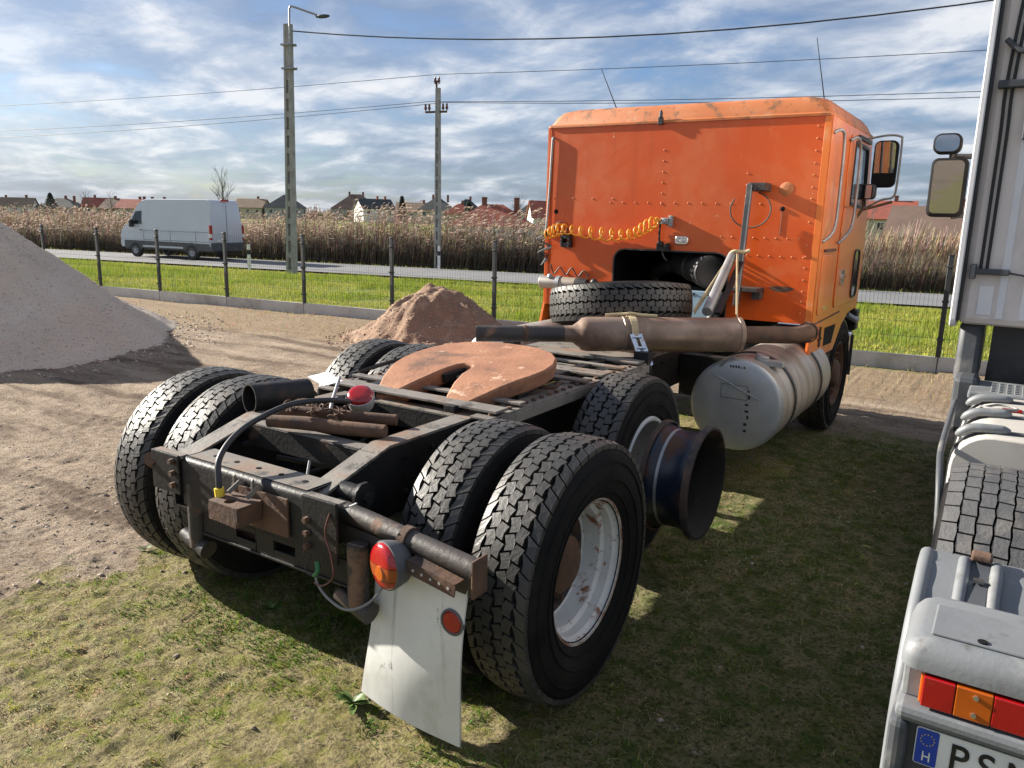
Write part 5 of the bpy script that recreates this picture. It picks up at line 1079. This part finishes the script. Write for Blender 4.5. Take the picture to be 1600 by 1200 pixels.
wc = empty('cab', (0, 0, 0), (0, 0, 0), W)
mb = MB(); mb.bx(2.186, 4.72, 2.46, 4.55, 1.32, 3.55); wl(mb).build('cab_body', 'white_pink_lit', wc, 0, .04)
mb = MB(); pl = rrect(2.40, 3.2, 1.305, 3.62, .05, 4); mb.prism(pl, 'x', 2.150, 2.180); wl(mb).build('side_fairing', 'white_paint', wc, 40, .006)
mb = MB(); mb.bx(2.1805, 2.196, 2.42, 2.458, 1.34, 3.6); wl(mb).build('fairing_seal', 'black_plastic', wc, 0, .004)
for x0, x1, mt, z0 in ((2.36, 2.40, 'white_paint', 1.36), (2.47, 2.52, 'white_paint', 1.36)):
    mb = MB(); mb.bx(x0, x1, 2.452, 2.468, z0, 3.5); wl(mb).build('wall_rib', mt, wc, 0, .02)
for x_ in (2.262, 2.292):
    mb = MB(); mb.tube(smooth_path([(x_, 2.448, 1.62), (x_, 2.448, 2.3), (x_-.005, 2.447, 2.55), (x_+.01, 2.445, 2.9), (x_+.04, 2.443, 3.3)]), .008, 8); wl(mb).build('cab_cable', 'cable', wc)
mb = MB(); mb.bx(2.215, 2.40, 2.42, 2.458, 1.60, 1.632); mb.bx(2.215, 2.245, 2.405, 2.458, 1.575, 1.655); wl(mb).build('cable_bracket', 'dark_grey', wc, 0, .006)
mb = MB(); mb.bx(2.22, 2.46, 2.41, 2.458, 2.56, 2.60); mb.bx(2.36, 2.40, 2.40, 2.458, 2.30, 2.555); wl(mb).build('cable_bracket', 'dark_grey', wc, 0, .006)
mb = MB(); mb.tube(smooth_path([(2.23, 2.43, 2.80), (2.30, 2.42, 2.74), (2.40, 2.42, 2.73), (2.5, 2.43, 2.70)]), .014, 8); wl(mb).build('hinge_arm', 'dark_grey', wc)
mb = MB(); mb.tube([(2.36, 2.43, 1.62), (2.50, 2.42, 1.60), (2.62, 2.42, 1.58)], .006, 6); wl(mb).build('cab_cable', 'cable', wc)
mb = MB(); mb.bx(2.27, 2.34, 2.454, 2.459, 1.38, 1.54); wl(mb).build('access_panel', 'white_paint', wc, 0, .002)
# mirrors
wm = empty('mirror', (0, 0, 0), (0, 0, 0), W)
mb = MB(); mb.prism(rrect(1.845, 2.065, 1.915, 2.305, .04, 5), 'y', 3.60, 3.72); wl(mb).build('mirror_housing', 'dark', wm, 40, .02)
mb = MB(); mb.prism(rrect(1.865, 2.045, 1.940, 2.285, .03, 5), 'y', 3.588, 3.597); mb.v = [(a, b-(c-2.11)*.05, c) for a, b, c in mb.v]; wl(mb).build('mirror_glass', 'mirror_glass', wm, 40)
mb = MB(); mb.prism(rrect(1.838, 2.010, 2.330, 2.465, .05, 5), 'y', 3.60, 3.70); wl(mb).build('wide_mirror_housing', 'dark', wm, 40, .02)
mb = MB(); mb.prism(rrect(1.852, 1.996, 2.345, 2.452, .04, 5), 'y', 3.588, 3.597); wl(mb).build('wide_mirror_glass', 'mirror_glass', wm, 40)
mb = MB(); mb.tube([(1.96, 3.68, 2.318), (2.10, 3.72, 2.318), (2.2, 3.75, 2.30)], .018, 8); mb.tube([(2.0, 3.68, 1.92), (2.12, 3.72, 1.94), (2.2, 3.75, 1.95)], .018, 8); mb.tube([(1.955, 3.66, 2.29), (1.955, 3.66, 2.35)], .016, 8); wl(mb).build('mirror_arm', 'black_plastic', wm)
e = empty('front_wheel', (.16, 3.9, .5), (0, 0, math.pi), W); link('tyre', C_['w_tyre'], e); link('rim', CACHE['rim_deep'], e)
e = empty('front_wheel', (2.34, 3.9, .5), (0, 0, 0), W); link('tyre', C_['w_tyre'], e); link('rim', CACHE['rim_deep'], e)

# ------------------------------------------------------------------ van on the road
def build_van():
    ang = math.atan2(-.13, -1); V_ = empty('delivery_van', (-31.35, 20.55, ROAD_Z+.03), (0, 0, ang), label='white high-roof delivery van driving left on the road', category='van')
    V_.scale = (.985, .985, .985)
    # local: +x forward, +y left (towards the yard); length 6.0, rear at -3.0
    hw = 1.0
    prof = [(-2.98, .50), (-3.0, .80), (-2.985, 1.6), (-2.93, 2.62), (-2.85, 2.74), (-2.6, 2.78), (1.25, 2.76), (1.55, 2.68), (1.80, 2.48), (2.46, 1.58), (2.62, 1.50), (2.88, 1.30), (2.98, 1.05), (3.0, .62), (2.95, .48)]
    def sec(ins, z): return ins
    mb = MB(); n = len(prof); rows = []
    def inset(z_): return 0 if z_ < 1.3 else .16*((z_-1.3)/1.45)**1.6
    vs = []
    for s in (-1, -.94, .94, 1):
        for a, b in prof:
            yy = s*(hw-inset(b)); aa = a*(1 if abs(s) < 1 else .992); bb = b-(.03 if abs(s) == 1 and b > 2.6 else 0); vs.append((aa, yy, bb))
    fs = []
    for r in range(3): fs += [(r*n+i, r*n+(i+1) % n, (r+1)*n+(i+1) % n, (r+1)*n+i) for i in range(n)]
    fs += [tuple(range(n))[::-1], tuple(3*n+i for i in range(n))]
    mb.add(vs, fs); mb.build('body', 'van_paint', V_, 35)
    mb = MB(); mb.bx(-2.9, 2.75, -1.006, 1.006, .42, .80); mb.bx(-3.06, -2.8, -1.0, 1.0, .42, .82); mb.build('lower_cladding', 'dark_grey', V_, 0, .04)
    mb = MB(); mb.bx(-1.2, 1.45, 1.003, 1.014, .50, .58); mb.build('sill_stripe', 'van_paint', V_, 0)
    # side door glass
    mb = MB(); y0 = hw-inset(1.9)+.02
    mb.add([(1.50, hw-inset(1.62)+.006, 1.58), (2.30, hw-inset(1.62)+.006, 1.56), (1.90, hw-inset(2.15)+.006, 2.16), (1.50, hw-inset(2.2)+.006, 2.20)], [(0, 1, 2, 3)]); mb.build('side_window', 'dark_glass', V_, 0)
    mb = MB(); mb.add([(1.50, -hw+inset(1.62)-.006, 1.58), (2.30, -hw+inset(1.62)-.006, 1.56), (1.90, -hw+inset(2.15)-.006, 2.16), (1.50, -hw+inset(2.2)-.006, 2.20)], [(3, 2, 1, 0)]); mb.build('side_window', 'dark_glass', V_, 0)
    mb = MB(); mb.add([(2.42, -.82, 1.66), (2.42, .82, 1.66), (1.83, .74, 2.46), (1.83, -.74, 2.46)], [(0, 1, 2, 3)]); mb.v = [(a+.012, b, c+.012) for a, b, c in mb.v]; mb.build('windscreen', 'dark_glass', V_, 0)
    for s in (-1, 1):
        m_ = MB(); m_.bx(-3.012, -2.90, s*.985-.09, s*.985+.025, .95, 1.62); m_.build('tail_lamp', 'red_lens', V_, 0, .02)
        m_ = MB(); m_.bx(-3.016, -2.89, s*.985-.06, s*.985+.028, 1.05, 1.22); m_.build('reversing_lens', 'plate_white', V_, 0, .01)
        m_ = MB(); m_.bx(1.95, 2.12, s*1.02, s*1.22, 1.42, 1.78); m_.build('wing_mirror', 'black_plastic', V_, 0, .04)
        m_ = MB(); m_.bx(2.65, 2.93, s*.93-.05, s*.93+.035, 1.05, 1.32); m_.build('headlamp', 'galvanised', V_, 0, .03)
        for xx in (-1.75, 2.0):
            w = empty('wheel', (xx, s*.90, .36), (0, 0, 0), V_)
            m_ = MB(); m_.lathe([(-.12, .2), (-.12, .32), (-.09, .355), (.09, .355), (.12, .32), (.12, .2)], (0, 0, 0), (0, 1, 0), 28); m_.build('tyre', 'van_tyre', w)
            m_ = MB(); m_.lathe([(s*.12, .22), (s*.10, .19), (s*.08, .10), (s*.11, .06), (s*.11, 0)], (0, 0, 0), (0, 1, 0), 20); m_.build('rim', 'galvanised', w)
            m_ = MB(); pr = arc(xx, .36, .44, 0, 180, 12); m_.prism(pr+[(xx-.36, .36), (xx, .72), (xx+.36, .36)][:0]+arc(xx, .36, .37, 180, 0, 12), 'y', s*.99, s*1.012); m_.build('wheel_arch', 'dark_grey', V_, 30)
    mb = MB(); mb.bx(-3.006, -2.99, -.004, .004, .80, 2.55); mb.build('door_seam', 'dark_grey', V_, 0)
    mb = MB(); mb.bx(-2.99, -2.90, -.22, .22, 2.70, 2.79); mb.build('high_brake_lamp', 'red_lens', V_, 0, .02)
    mb = MB(); mb.bx(-3.015, -3.0, .12, .64, .86, .97); mb.build('number_plate', 'plate_white', V_, 0)
    mb = MB()
    for a, b in ((1.38, 1.392), (-.4, -.388), (-2.05, -2.038), (-2.90, -2.888)): mb.bx(a, b, 1.0, 1.005, .8, 1.35)
    for z_ in (1.28, .84): mb.bx(-2.85, 1.36, 1.0, 1.006, z_, z_+.014)
    mb.bx(1.48, 1.62, 1.0, 1.02, 1.28, 1.32)
    mb.build('panel_seams', 'dark_grey', V_, 0, kind='stuff')
build_van()
# ------------------------------------------------------------------ poles, lamps, wires
def concrete_pole(name, x_, y_, z0, h, w0, w1, tags, lean=(0, 0), rz=0.):
    e = empty(name, (x_, y_, z0), (0, 0, rz), **tags)
    def at(t): return lean[0]*t, lean[1]*t
    n = 14; 
    for s in (-1, 1):                                      # two flanges joined by a ladder of webs
        mb = MB(); pts = [(at(t)[0]+s*(w0+(w1-w0)*t)*.36, at(t)[1], h*t) for t in (0, .25, .5, .75, 1)]
        for (a, b, c), (d, f, g), t in zip(pts, pts[1:], (0, .25, .5, .75)):
            k0, k1 = (w0+(w1-w0)*t), (w0+(w1-w0)*(t+.25))
            vs = [(p[0]+i*k*.16, p[1]+j*k*.42, p[2]) for p, k in (((a, b, c), k0), ((d, f, g), k1)) for i, j in ((-1, -1), (1, -1), (1, 1), (-1, 1))]
            mb.add(vs, [(3, 2, 1, 0), (4, 5, 6, 7), (0, 1, 5, 4), (1, 2, 6, 5), (2, 3, 7, 6), (3, 0, 4, 7)])
        mb.build('flange', 'concrete', e, 0)
    for k in range(n):
        t0, t1 = (k+.0)/n, (k+.32)/n
        if k >= n-3: t1 = (k+1)/n
        w = w0+(w1-w0)*t0; mb = MB(); a = at((t0+t1)/2); mb.bx(a[0]-w*.22, a[0]+w*.22, a[1]-w*.36, a[1]+w*.36, h*t0, h*t1); mb.build('web', 'concrete', e, 0)
    return e
lp = concrete_pole('street_lamp', -20.85, 18.0, ROAD_Z-.05, 8.9, .32, .25, dict(label='tall concrete street lamp pole standing between fence and road', category='street lamp'), (.22, 0), rad(12))
mb = MB(); mb.tube(smooth_path([(.34, -.1, 7.9), (.36, -.1, 9.2), (.40, -.1, 9.42), (.5, -.1, 9.44), (1.1, -.1, 9.24), (1.5, -.1, 9.10)], 6), .035, 8); mb.build('lamp_arm', 'galvanised', lp)
mb = MB(); mb.sph((1.75, -.1, 9.04), .30, 12, sc=(1, .38, .22)); mb.build('lamp_head', 'dark_grey', lp, 60)
for z_ in (8.2, 7.4):
    mb = MB(); mb.bx(-.02, .44, -.17, .17, z_-.03, z_+.03); mb.cyl((.44, 0, z_), (.54, 0, z_), .03, .03, 8); mb.build('pole_band', 'galvanised', lp, 0)
pp = concrete_pole('power_pole', -19.56, 25.3, ROAD_Z-.05, 7.7, .25, .18, dict(label='concrete power line pole with insulators rising behind the reeds', category='power pole'), (0, 0), rad(12))
mb = MB(); mb.bx(-.60, .42, -.04, .04, 6.68, 6.76); mb.build('cross_arm', 'rust', pp, 0)
mb = MB(); mb.bx(-.10, -.04, -.03, .03, 7.5, 8.0); mb.build('top_bracket', 'rust', pp, 0)
for x_, z_ in ((-.60, 6.76), (-.42, 6.76), (.24, 6.76), (.42, 6.76), (-.14, 7.85), (.04, 7.85)):
    mb = MB(); mb.lathe([(0, .02), (.06, .03), (.08, .065), (.16, .06), (.18, .04), (.24, .05), (.30, .03), (.31, 0)], (x_, 0, z_), (0, 0, 1), 12); mb.build('insulator', 'porcelain', pp)
def wire(name, pts, sag, r, label):
    out = []
    for a, b in zip(pts, pts[1:]):
        a, b = Vector(a), Vector(b)
        for i in range(16): t = i/16; out.append(a.lerp(b, t)-Vector((0, 0, 4*sag*t*(1-t))))
    out.append(Vector(pts[-1])); mb = MB(); mb.tube(out, r, 5); mb.build(name, 'cable', None, 60, label=label, category='cable')
wire('lamp_cable', [(-20.35, 18.0, 8.13), (9.5, 23.9, 8.6)], 1.10, .022, 'dark cable running right from the street lamp top across the sky')
wire('power_wire', [(-75, 14.2, 7.6), (-19.6, 25.3, 7.75), (30, 35.2, 8.6)], .45, .012, 'highest of the three thin power wires crossing the sky')
wire('power_wire', [(-75, 14.0, 6.2), (-20.0, 25.2, 6.65), (30, 35.0, 7.2)], .55, .012, 'middle one of the three thin power wires crossing the sky')
wire('power_wire', [(-75, 14.4, 5.7), (-19.25, 25.4, 6.6), (30, 35.4, 7.0)], .60, .012, 'lowest of the three thin power wires crossing the sky')
for x_, y_, lab in ((-23.5, 18.15, 'white roadside marker post near the van'), (-18.7, 24.3, 'white roadside marker post below the power pole')):
    e = empty('marker_post', (x_, y_, ROAD_Z-.02), (0, 0, rad(12)), label=lab, category='marker post')
    mb = MB(); mb.prism([(-.06, -.03), (.06, -.03), (.045, .05), (-.045, .05)], 'z', 0, .98); mb.prism([(-.06, -.03), (.06, -.03), (.045, .05), (-.045, .05)], 'z', .98, 1.02); mb.build('post_body', 'plate_white', e, 0)
    mb = MB(); mb.prism([(-.063, -.034), (.063, -.034), (.048, .053), (-.048, .053)], 'z', .62, .80); mb.build('dark_band', 'plate_black', e, 0)

# ------------------------------------------------------------------ houses beyond the reeds
pm('roof_red', (.30, .075, .045), (.22, .06, .04), .8, scale=.6, c3=(.16, .06, .045), s3=.5, t3=(.5, .7), stretch=(1, 1, 2))
pm('roof_brown', (.13, .085, .065), (.10, .065, .052), .85, scale=.6); pm('roof_grey', (.12, .115, .105), (.085, .082, .078), .85, scale=.6); pm('roof_dark', (.05, .06, .06), (.04, .045, .047), .8, scale=.6)
pm('roof_tan', (.24, .17, .115), (.19, .135, .095), .85, scale=.6)
for k_, c_ in dict(wall_white=(.66, .66, .64), wall_pink=(.50, .38, .33), wall_grey=(.40, .39, .37), wall_brown=(.27, .19, .13), wall_cream=(.52, .46, .36)).items(): pm(k_, c_, tuple(q*.85 for q in c_), .9, scale=.5)
pm('brick', (.25, .10, .07), (.18, .08, .06), .9, scale=4)
def house(x_, y_, rz, w, d, ze, zr, wall, roof, label, kind='gable', chim=((.2, .1),), wins=3):
    zg = -.6; e = empty('house', (x_, y_, zg), (0, 0, rad(rz)), label=label, category='house', group='village houses behind the reeds')
    he, hr = ze-zg, zr-zg
    mb = MB(); mb.bx(-w/2, w/2, -d/2, d/2, 0, he); mb.build('wall', wall, e, 0)
    o = .35
    mb = MB()
    if kind == 'gable':      # ridge along x
        vs = [(-w/2-o, -d/2-o, he-.1), (w/2+o, -d/2-o, he-.1), (w/2+o, d/2+o, he-.1), (-w/2-o, d/2+o, he-.1), (-w/2-o, 0, hr), (w/2+o, 0, hr)]
        mb.add(vs, [(0, 1, 5, 4), (2, 3, 4, 5)]); r = mb.build('roof', roof, e, 0); m_ = r.modifiers.new('thick', 'SOLIDIFY'); m_.thickness = .14
        for s in (-1, 1):
            g = MB(); g.prism([(-d/2, he), (d/2, he), (0, hr-.18)], 'x', s*(w/2-.25), s*w/2); g.build('gable_wall', wall, e, 0)
    else:
        k = max(w/2-d/2, .6); vs = [(-w/2-o, -d/2-o, he-.1), (w/2+o, -d/2-o, he-.1), (w/2+o, d/2+o, he-.1), (-w/2-o, d/2+o, he-.1), (-k, 0, hr), (k, 0, hr)]
        mb.add(vs, [(0, 1, 5, 4), (1, 2, 5), (2, 3, 4, 5), (3, 0, 4), (3, 2, 1, 0)]); r = mb.build('roof', roof, e, 0)
    for cx_, cy_ in chim:
        m_ = MB(); zc_ = hr-abs(cy_)*2*(hr-he)+.1; m_.bx(cx_*w-.28, cx_*w+.28, cy_*d-.25, cy_*d+.25, min(zc_, hr)-1.0, hr+.75); m_.bx(cx_*w-.34, cx_*w+.34, cy_*d-.31, cy_*d+.31, hr+.60, hr+.68); m_.build('chimney', 'brick', e, 0)
    for i in range(wins):
        xx = -w/2+w*(i+.5)/wins; wd = MB(); wd.bx(xx-.5, xx+.5, -d/2-.03, -d/2+.02, he-1.75, he-.55); q = wd.build('window', 'plate_white', e, 0)
        g = MB(); g.bx(xx-.42, xx-.03, -d/2-.04, -d/2-.031, he-1.67, he-.63); g.build('pane', 'dark_glass', q, 0); g = MB(); g.bx(xx+.03, xx+.42, -d/2-.04, -d/2-.031, he-1.67, he-.63); g.build('pane', 'dark_glass', q, 0)
    return e
HS = [(-262, 118, 55, 7, 8, 1.2, 3.3, 'wall_white', 'roof_dark', 'far house with dark pyramid roof at the left edge of the photo', 'hip', ((.1, .05), (-.3, .1))),
      (-236, 110, 50, 8, 7.5, 1.0, 3.2, 'wall_white', 'roof_tan', 'white-walled house with tan roof, second from the left', 'gable', ((.25, .05),)),
      (-232, 120, 35, 11, 8, 1.0, 3.3, 'wall_pink', 'roof_grey', 'pale pink house with wide grey roof beside the dark conifer', 'hip', ((.1, .0), (.3, .05))),
      (-222, 126, 50, 9, 8, 1.4, 3.7, 'wall_cream', 'roof_red', 'small red-roofed house left of the van', 'gable', ((-.2, .05),)),
      (-206, 126, 30, 15, 9, 1.0, 3.4, 'wall_brown', 'roof_brown', 'long house with red-brown roof just left of the van', 'gable', ((-.35, 0), (.1, .05), (.35, 0))),
      (-186, 118, 35, 14, 9, 1.2, 3.2, 'wall_grey', 'roof_red', 'low red roof showing just above the van', 'gable', ((-.1, 0), (.25, .05))),
      (-196, 158, 30, 8.5, 8, 2.2, 4.6, 'wall_cream', 'roof_tan', 'pinkish tan gable house between van and lamp pole', 'gable', ((.2, .05),)),
      (-188, 164, 40, 11, 10, 2.4, 6.0, 'wall_grey', 'roof_grey', 'grey hip-roofed house right behind the lamp pole', 'hip', ((.1, .0), (.25, .1))),
      (-178, 184, 35, 14, 11, 2.6, 6.9, 'wall_grey', 'roof_brown', 'house with tall brown-grey hip roof right of the lamp pole', 'hip', ((-.15, 0), (.15, .05))),
      (-150, 162, 62, 9, 8, 2.6, 5.0, 'wall_white', 'roof_dark', 'white gable house with dark slate roof', 'gable', ((.1, .0), (.35, 0))),
      (-139, 166, 30, 9, 7, 2.0, 4.2, 'wall_cream', 'roof_tan', 'low tan-roofed house beside the small spruce', 'gable', ((.3, 0),)),
      (-134, 170, 35, 10, 9, 2.6, 5.7, 'wall_cream', 'roof_grey', 'grey hip-roofed house just left of the power pole', 'hip', ((-.12, 0), (.28, .05))),
      (-121, 166, 40, 8, 8, 2.0, 5.2, 'wall_white', 'roof_dark', 'dark-roofed house half hidden by the power pole', 'hip', ((.1, 0),)),
      (-113, 152, 35, 7, 7, 1.5, 3.8, 'wall_cream', 'roof_red', 'small orange-red roof right of the power pole', 'hip', ((.1, 0),)),
      (-46.5, 69.0, 34, 9.2, 7.0, .9, 3.15, 'wall_white', 'roof_red', 'white cottage with broad red hip roof behind the reeds', 'hip', ((-.1, .02), (.28, .0))),
      (-106, 174, 35, 9, 8, 2.0, 4.6, 'wall_grey', 'roof_grey', 'small grey roof between the red cottage and the orange cab', 'hip', ((.0, 0),)),
      (-71, 124, 40, 8, 8, 1.2, 4.0, 'wall_white', 'roof_red', 'red roof peeping out beside the orange cab', 'gable', ((.2, 0),)),
      (-5.4, 92, -2, 8.6, 8, .9, 4.0, 'wall_brown', 'roof_brown', 'brown gabled house between the two trucks', 'gable', ((.25, .05),), 3),
      (-16.5, 131, 8, 9, 8, 2.2, 4.7, 'wall_cream', 'roof_red', 'house with dull red roof beside the orange cab door', 'gable', ((.2, .0),)),
      (18, 120, 5, 11, 9, 2.2, 5.2, 'wall_cream', 'roof_brown', 'brown-roofed house far off behind the white truck', 'gable', ((.2, .0),))]
for h_ in HS:
    h_ = list(h_)
    if h_[1] > 100: h_[4+1] += .7; h_[4+2] += .9
    house(*h_)

# ------------------------------------------------------------------ trees
def bare_tree(x_, y_, h, label, seed, spread=.5, dense=5):
    rnd = random.Random(seed); e = empty('bare_tree', (x_, y_, -.6), label=label, category='tree', group='leafless trees')
    mb = MB(); tr = [(0, 0, 0), (.02*h, 0, h*.3), (0, .02*h, h*.6), (.01*h, 0, h)]; mb.tube(tr, [.022*h, .016*h, .009*h, .002*h], 7); mb.build('trunk', 'bark', e)
    mb = MB()
    def br(p, d, l, r, k):
        q = p+d*l; m = p.lerp(q, .5)+Vector((rnd.uniform(-.06, .06), rnd.uniform(-.06, .06), .04))*l; mb.tube([p, m, q], [r, r*.75, r*.4], 4, False)
        if k:
            for _ in range(dense if k > 1 else 4):
                t = rnd.uniform(.3, 1); dd = (d+Vector((rnd.uniform(-.8, .8), rnd.uniform(-.8, .8), rnd.uniform(.0, .7)))*.8).normalized(); br(p.lerp(q, t), dd, l*rnd.uniform(.35, .6), r*.55, k-1)
    for i in range(14):
        t = .22+.7*i/14; a = i*2.4; p = Vector((0, 0, h*t)); d = Vector((math.cos(a)*spread, math.sin(a)*spread, .8)).normalized(); br(p, d, h*.36*(1.1-t*.7), .006*h*(1.2-t), 2)
    mb.build('crown', 'bark', e, 0)
bare_tree(-94.3, 70.5, 8.1, 'tall leafless tree rising behind the van', 1, .42)
bare_tree(-205, 112, 6.6, 'small leafless tree above the houses left of the van', 2, .6)
bare_tree(-180, 104, 6.0, 'second small leafless tree nearer the van', 3, .6)
bare_tree(-68, 108, 6.2, 'leafless garden tree beside the orange cab', 4, .6)
bare_tree(-7.9, 62, 4.3, 'pale leafless garden tree left of the brown house', 5, .7, 6)
bare_tree(-10.2, 68, 4.8, 'second leafless tree close to the orange cab door', 6, .7, 6)
def conifer(x_, y_, h, w, label, seed):
    rnd = np.random.default_rng(seed); e = empty('conifer', (x_, y_, -.6), label=label, category='tree', group='dark conifers')
    mb = MB(); mb.tube([(0, 0, 0), (0, 0, h*.95)], [.03*h, .004*h], 7); mb.build('trunk', 'bark', e)
    n = 2600; t = rnd.random(n)**.75; a = rnd.uniform(0, 6.283, n); tier = .72+.28*((t*11) % 1); rr_ = w*(1-t)**.85*tier*rnd.uniform(.35, 1, n)**.5
    p = np.stack([np.cos(a)*rr_, np.sin(a)*rr_, h*(.1+.9*t)-.10*rr_], -1); L = .055*h*rnd.uniform(.6, 1.3, n)
    out = np.stack([np.cos(a), np.sin(a), -.35*np.ones(n)], -1); sd_ = np.stack([-np.sin(a), np.cos(a), rnd.uniform(-.5, .5, n)], -1)
    V = np.stack([p-sd_*L[:, None]*.35, p+sd_*L[:, None]*.35, p+out*L[:, None]], 1).reshape(-1, 3)
    soup('crown', V, np.arange(3*n).reshape(-1, 3), 'conifer', None, e)
conifer(-208, 104.5, 5.9, 2.6, 'dark bushy conifer at the far left horizon', 1)
conifer(-85.8, 99.5, 5.5, 1.15, 'slim dark spruce in front of the houses', 2)
conifer(-82.4, 113.7, 5.0, 2.0, 'bushy conifer left of the red cottage', 3)
conifer(-5, 130, 5.5, 2.6, 'dark conifer behind the brown house', 4)
# ------------------------------------------------------------------ reeds and scrub
def reeds(name, n, xr, off, hr, label, plume=True, dark=1.0, wid=.02, pcol=(.54, .44, .37)):
    x = rng.uniform(*xr, n); o = off[0]+(off[1]-off[0])*rng.random(n); y = road_near(x)+ROAD_W+o
    hgt = rng.uniform(*hr, n)*(.95+.8*fbm(x, y, .22, 3, 5)+.9*fbm(x, y, .9, 3, 6))*(1-.22*sst(-24, -40, x)); z0 = np.full(n, ROAD_Z-.03)
    gap_ = sst(-.30, -.12, fbm(x, y, .35, 3, 61)+.25*(1 if not plume else 0)); hgt = hgt*(.45+.55*gap_)
    la = rng.normal(.25, .14, n); lb = rng.normal(0, .10, n)          # stalks lean with the wind
    top = np.stack([x+la*hgt*.6, y+lb*hgt, z0+hgt], -1); bot = np.stack([x, y, z0], -1); w = wid*rng.uniform(.6, 1.4, n)
    a = rng.uniform(0, np.pi, n); s = np.stack([np.cos(a), np.sin(a), np.zeros(n)], -1)*w[:, None]
    mid = (bot+top)/2+np.stack([-.05*hgt*la, 0*hgt, 0*hgt], -1)
    V = [np.stack([bot-s, bot+s, mid+s*.8, mid-s*.8], 1), np.stack([mid-s*.8, mid+s*.8, top+s*.35, top-s*.35], 1)]
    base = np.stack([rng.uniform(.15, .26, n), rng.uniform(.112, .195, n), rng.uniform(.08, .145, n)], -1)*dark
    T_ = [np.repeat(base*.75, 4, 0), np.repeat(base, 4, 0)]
    for k in range(2):                                                  # long strap leaves
        t = rng.uniform(.25, .85, n)[:, None]; p = bot*(1-t)+top*t; b = rng.uniform(0, 6.283, n); d = np.stack([np.cos(b)*.8, np.sin(b)*.8, rng.uniform(-.1, .9, n)], -1)*(hgt*rng.uniform(.12, .3, n))[:, None]
        q = np.stack([-np.sin(b), np.cos(b), np.zeros(n)], -1)*(w*.9)[:, None]
        V.append(np.stack([p-q, p+q, p+d+q*.1+[0, 0, -.02], p+d-q*.1+[0, 0, -.02]], 1)); T_.append(np.repeat(base*rng.uniform(.8, 1.35, (n, 1)), 4, 0))
    if plume:
        m = rng.random(n) < .8; tp = top[m]; k = m.sum(); L = rng.uniform(.20, .42, k); pc = np.array(pcol)*rng.uniform(.75, 1.35, (k, 1))
        ax_ = np.stack([.75*np.ones(k)+rng.normal(0, .25, k), rng.normal(0, .25, k), rng.uniform(.1, .7, k)], -1); ax_ /= np.linalg.norm(ax_, axis=1)[:, None]
        for j in range(3):
            b = j*np.pi/3+rng.uniform(0, .5, k); q = np.stack([np.cos(b)*.5, np.sin(b), .6*np.cos(b)], -1)*(.05*rng.uniform(.7, 1.4, k))[:, None]
            c = tp+ax_*(L*.45)[:, None]; V.append(np.stack([tp, c+q, tp+ax_*L[:, None]+[0, 0, -.05], c-q], 1)); T_.append(np.repeat(pc, 4, 0))
    V = np.concatenate([v.reshape(-1, 3) for v in V]); T_ = np.concatenate(T_)
    soup(name, V, np.arange(len(V)).reshape(-1, 4), 'reeds', T_, kind='stuff', label=label, category='reeds')
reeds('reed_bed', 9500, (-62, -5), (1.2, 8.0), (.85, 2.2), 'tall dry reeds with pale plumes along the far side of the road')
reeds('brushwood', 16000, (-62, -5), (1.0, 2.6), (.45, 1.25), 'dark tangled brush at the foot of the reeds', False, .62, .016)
reeds('hedge_scrub', 7000, (-5, 9), (1.2, 4.2), (.6, 1.35), 'brown leafless hedge beyond the road between the trucks', False, .75, .012)
reeds('garden_scrub', 2600, (-16, 3), (24, 30), (1.0, 2.6), 'pale dry garden shrubs in front of the brown house', False, 1.6, .03)
reeds('far_reeds', 9000, (-130, -45), (2.0, 30.0), (1.5, 2.6), 'distant reeds thinning out before the village', True, .9, .04)
reeds('far_scrub', 5000, (-330, 60), (175, 240), (3.0, 5.2), 'brown line of distant bare trees behind the village', False, .8, .22)
# low garden walls and hedges in front of the houses
mb = MB(); mb.bx(-9.0, 4, -.1, .1, 0, 1.0); o = mb.build('garden_wall', 'brick', None, 0, label='low red brick garden wall before the brown house', category='wall'); o.location = (-3, 74, -.55); o.rotation_euler = (0, 0, rad(4))
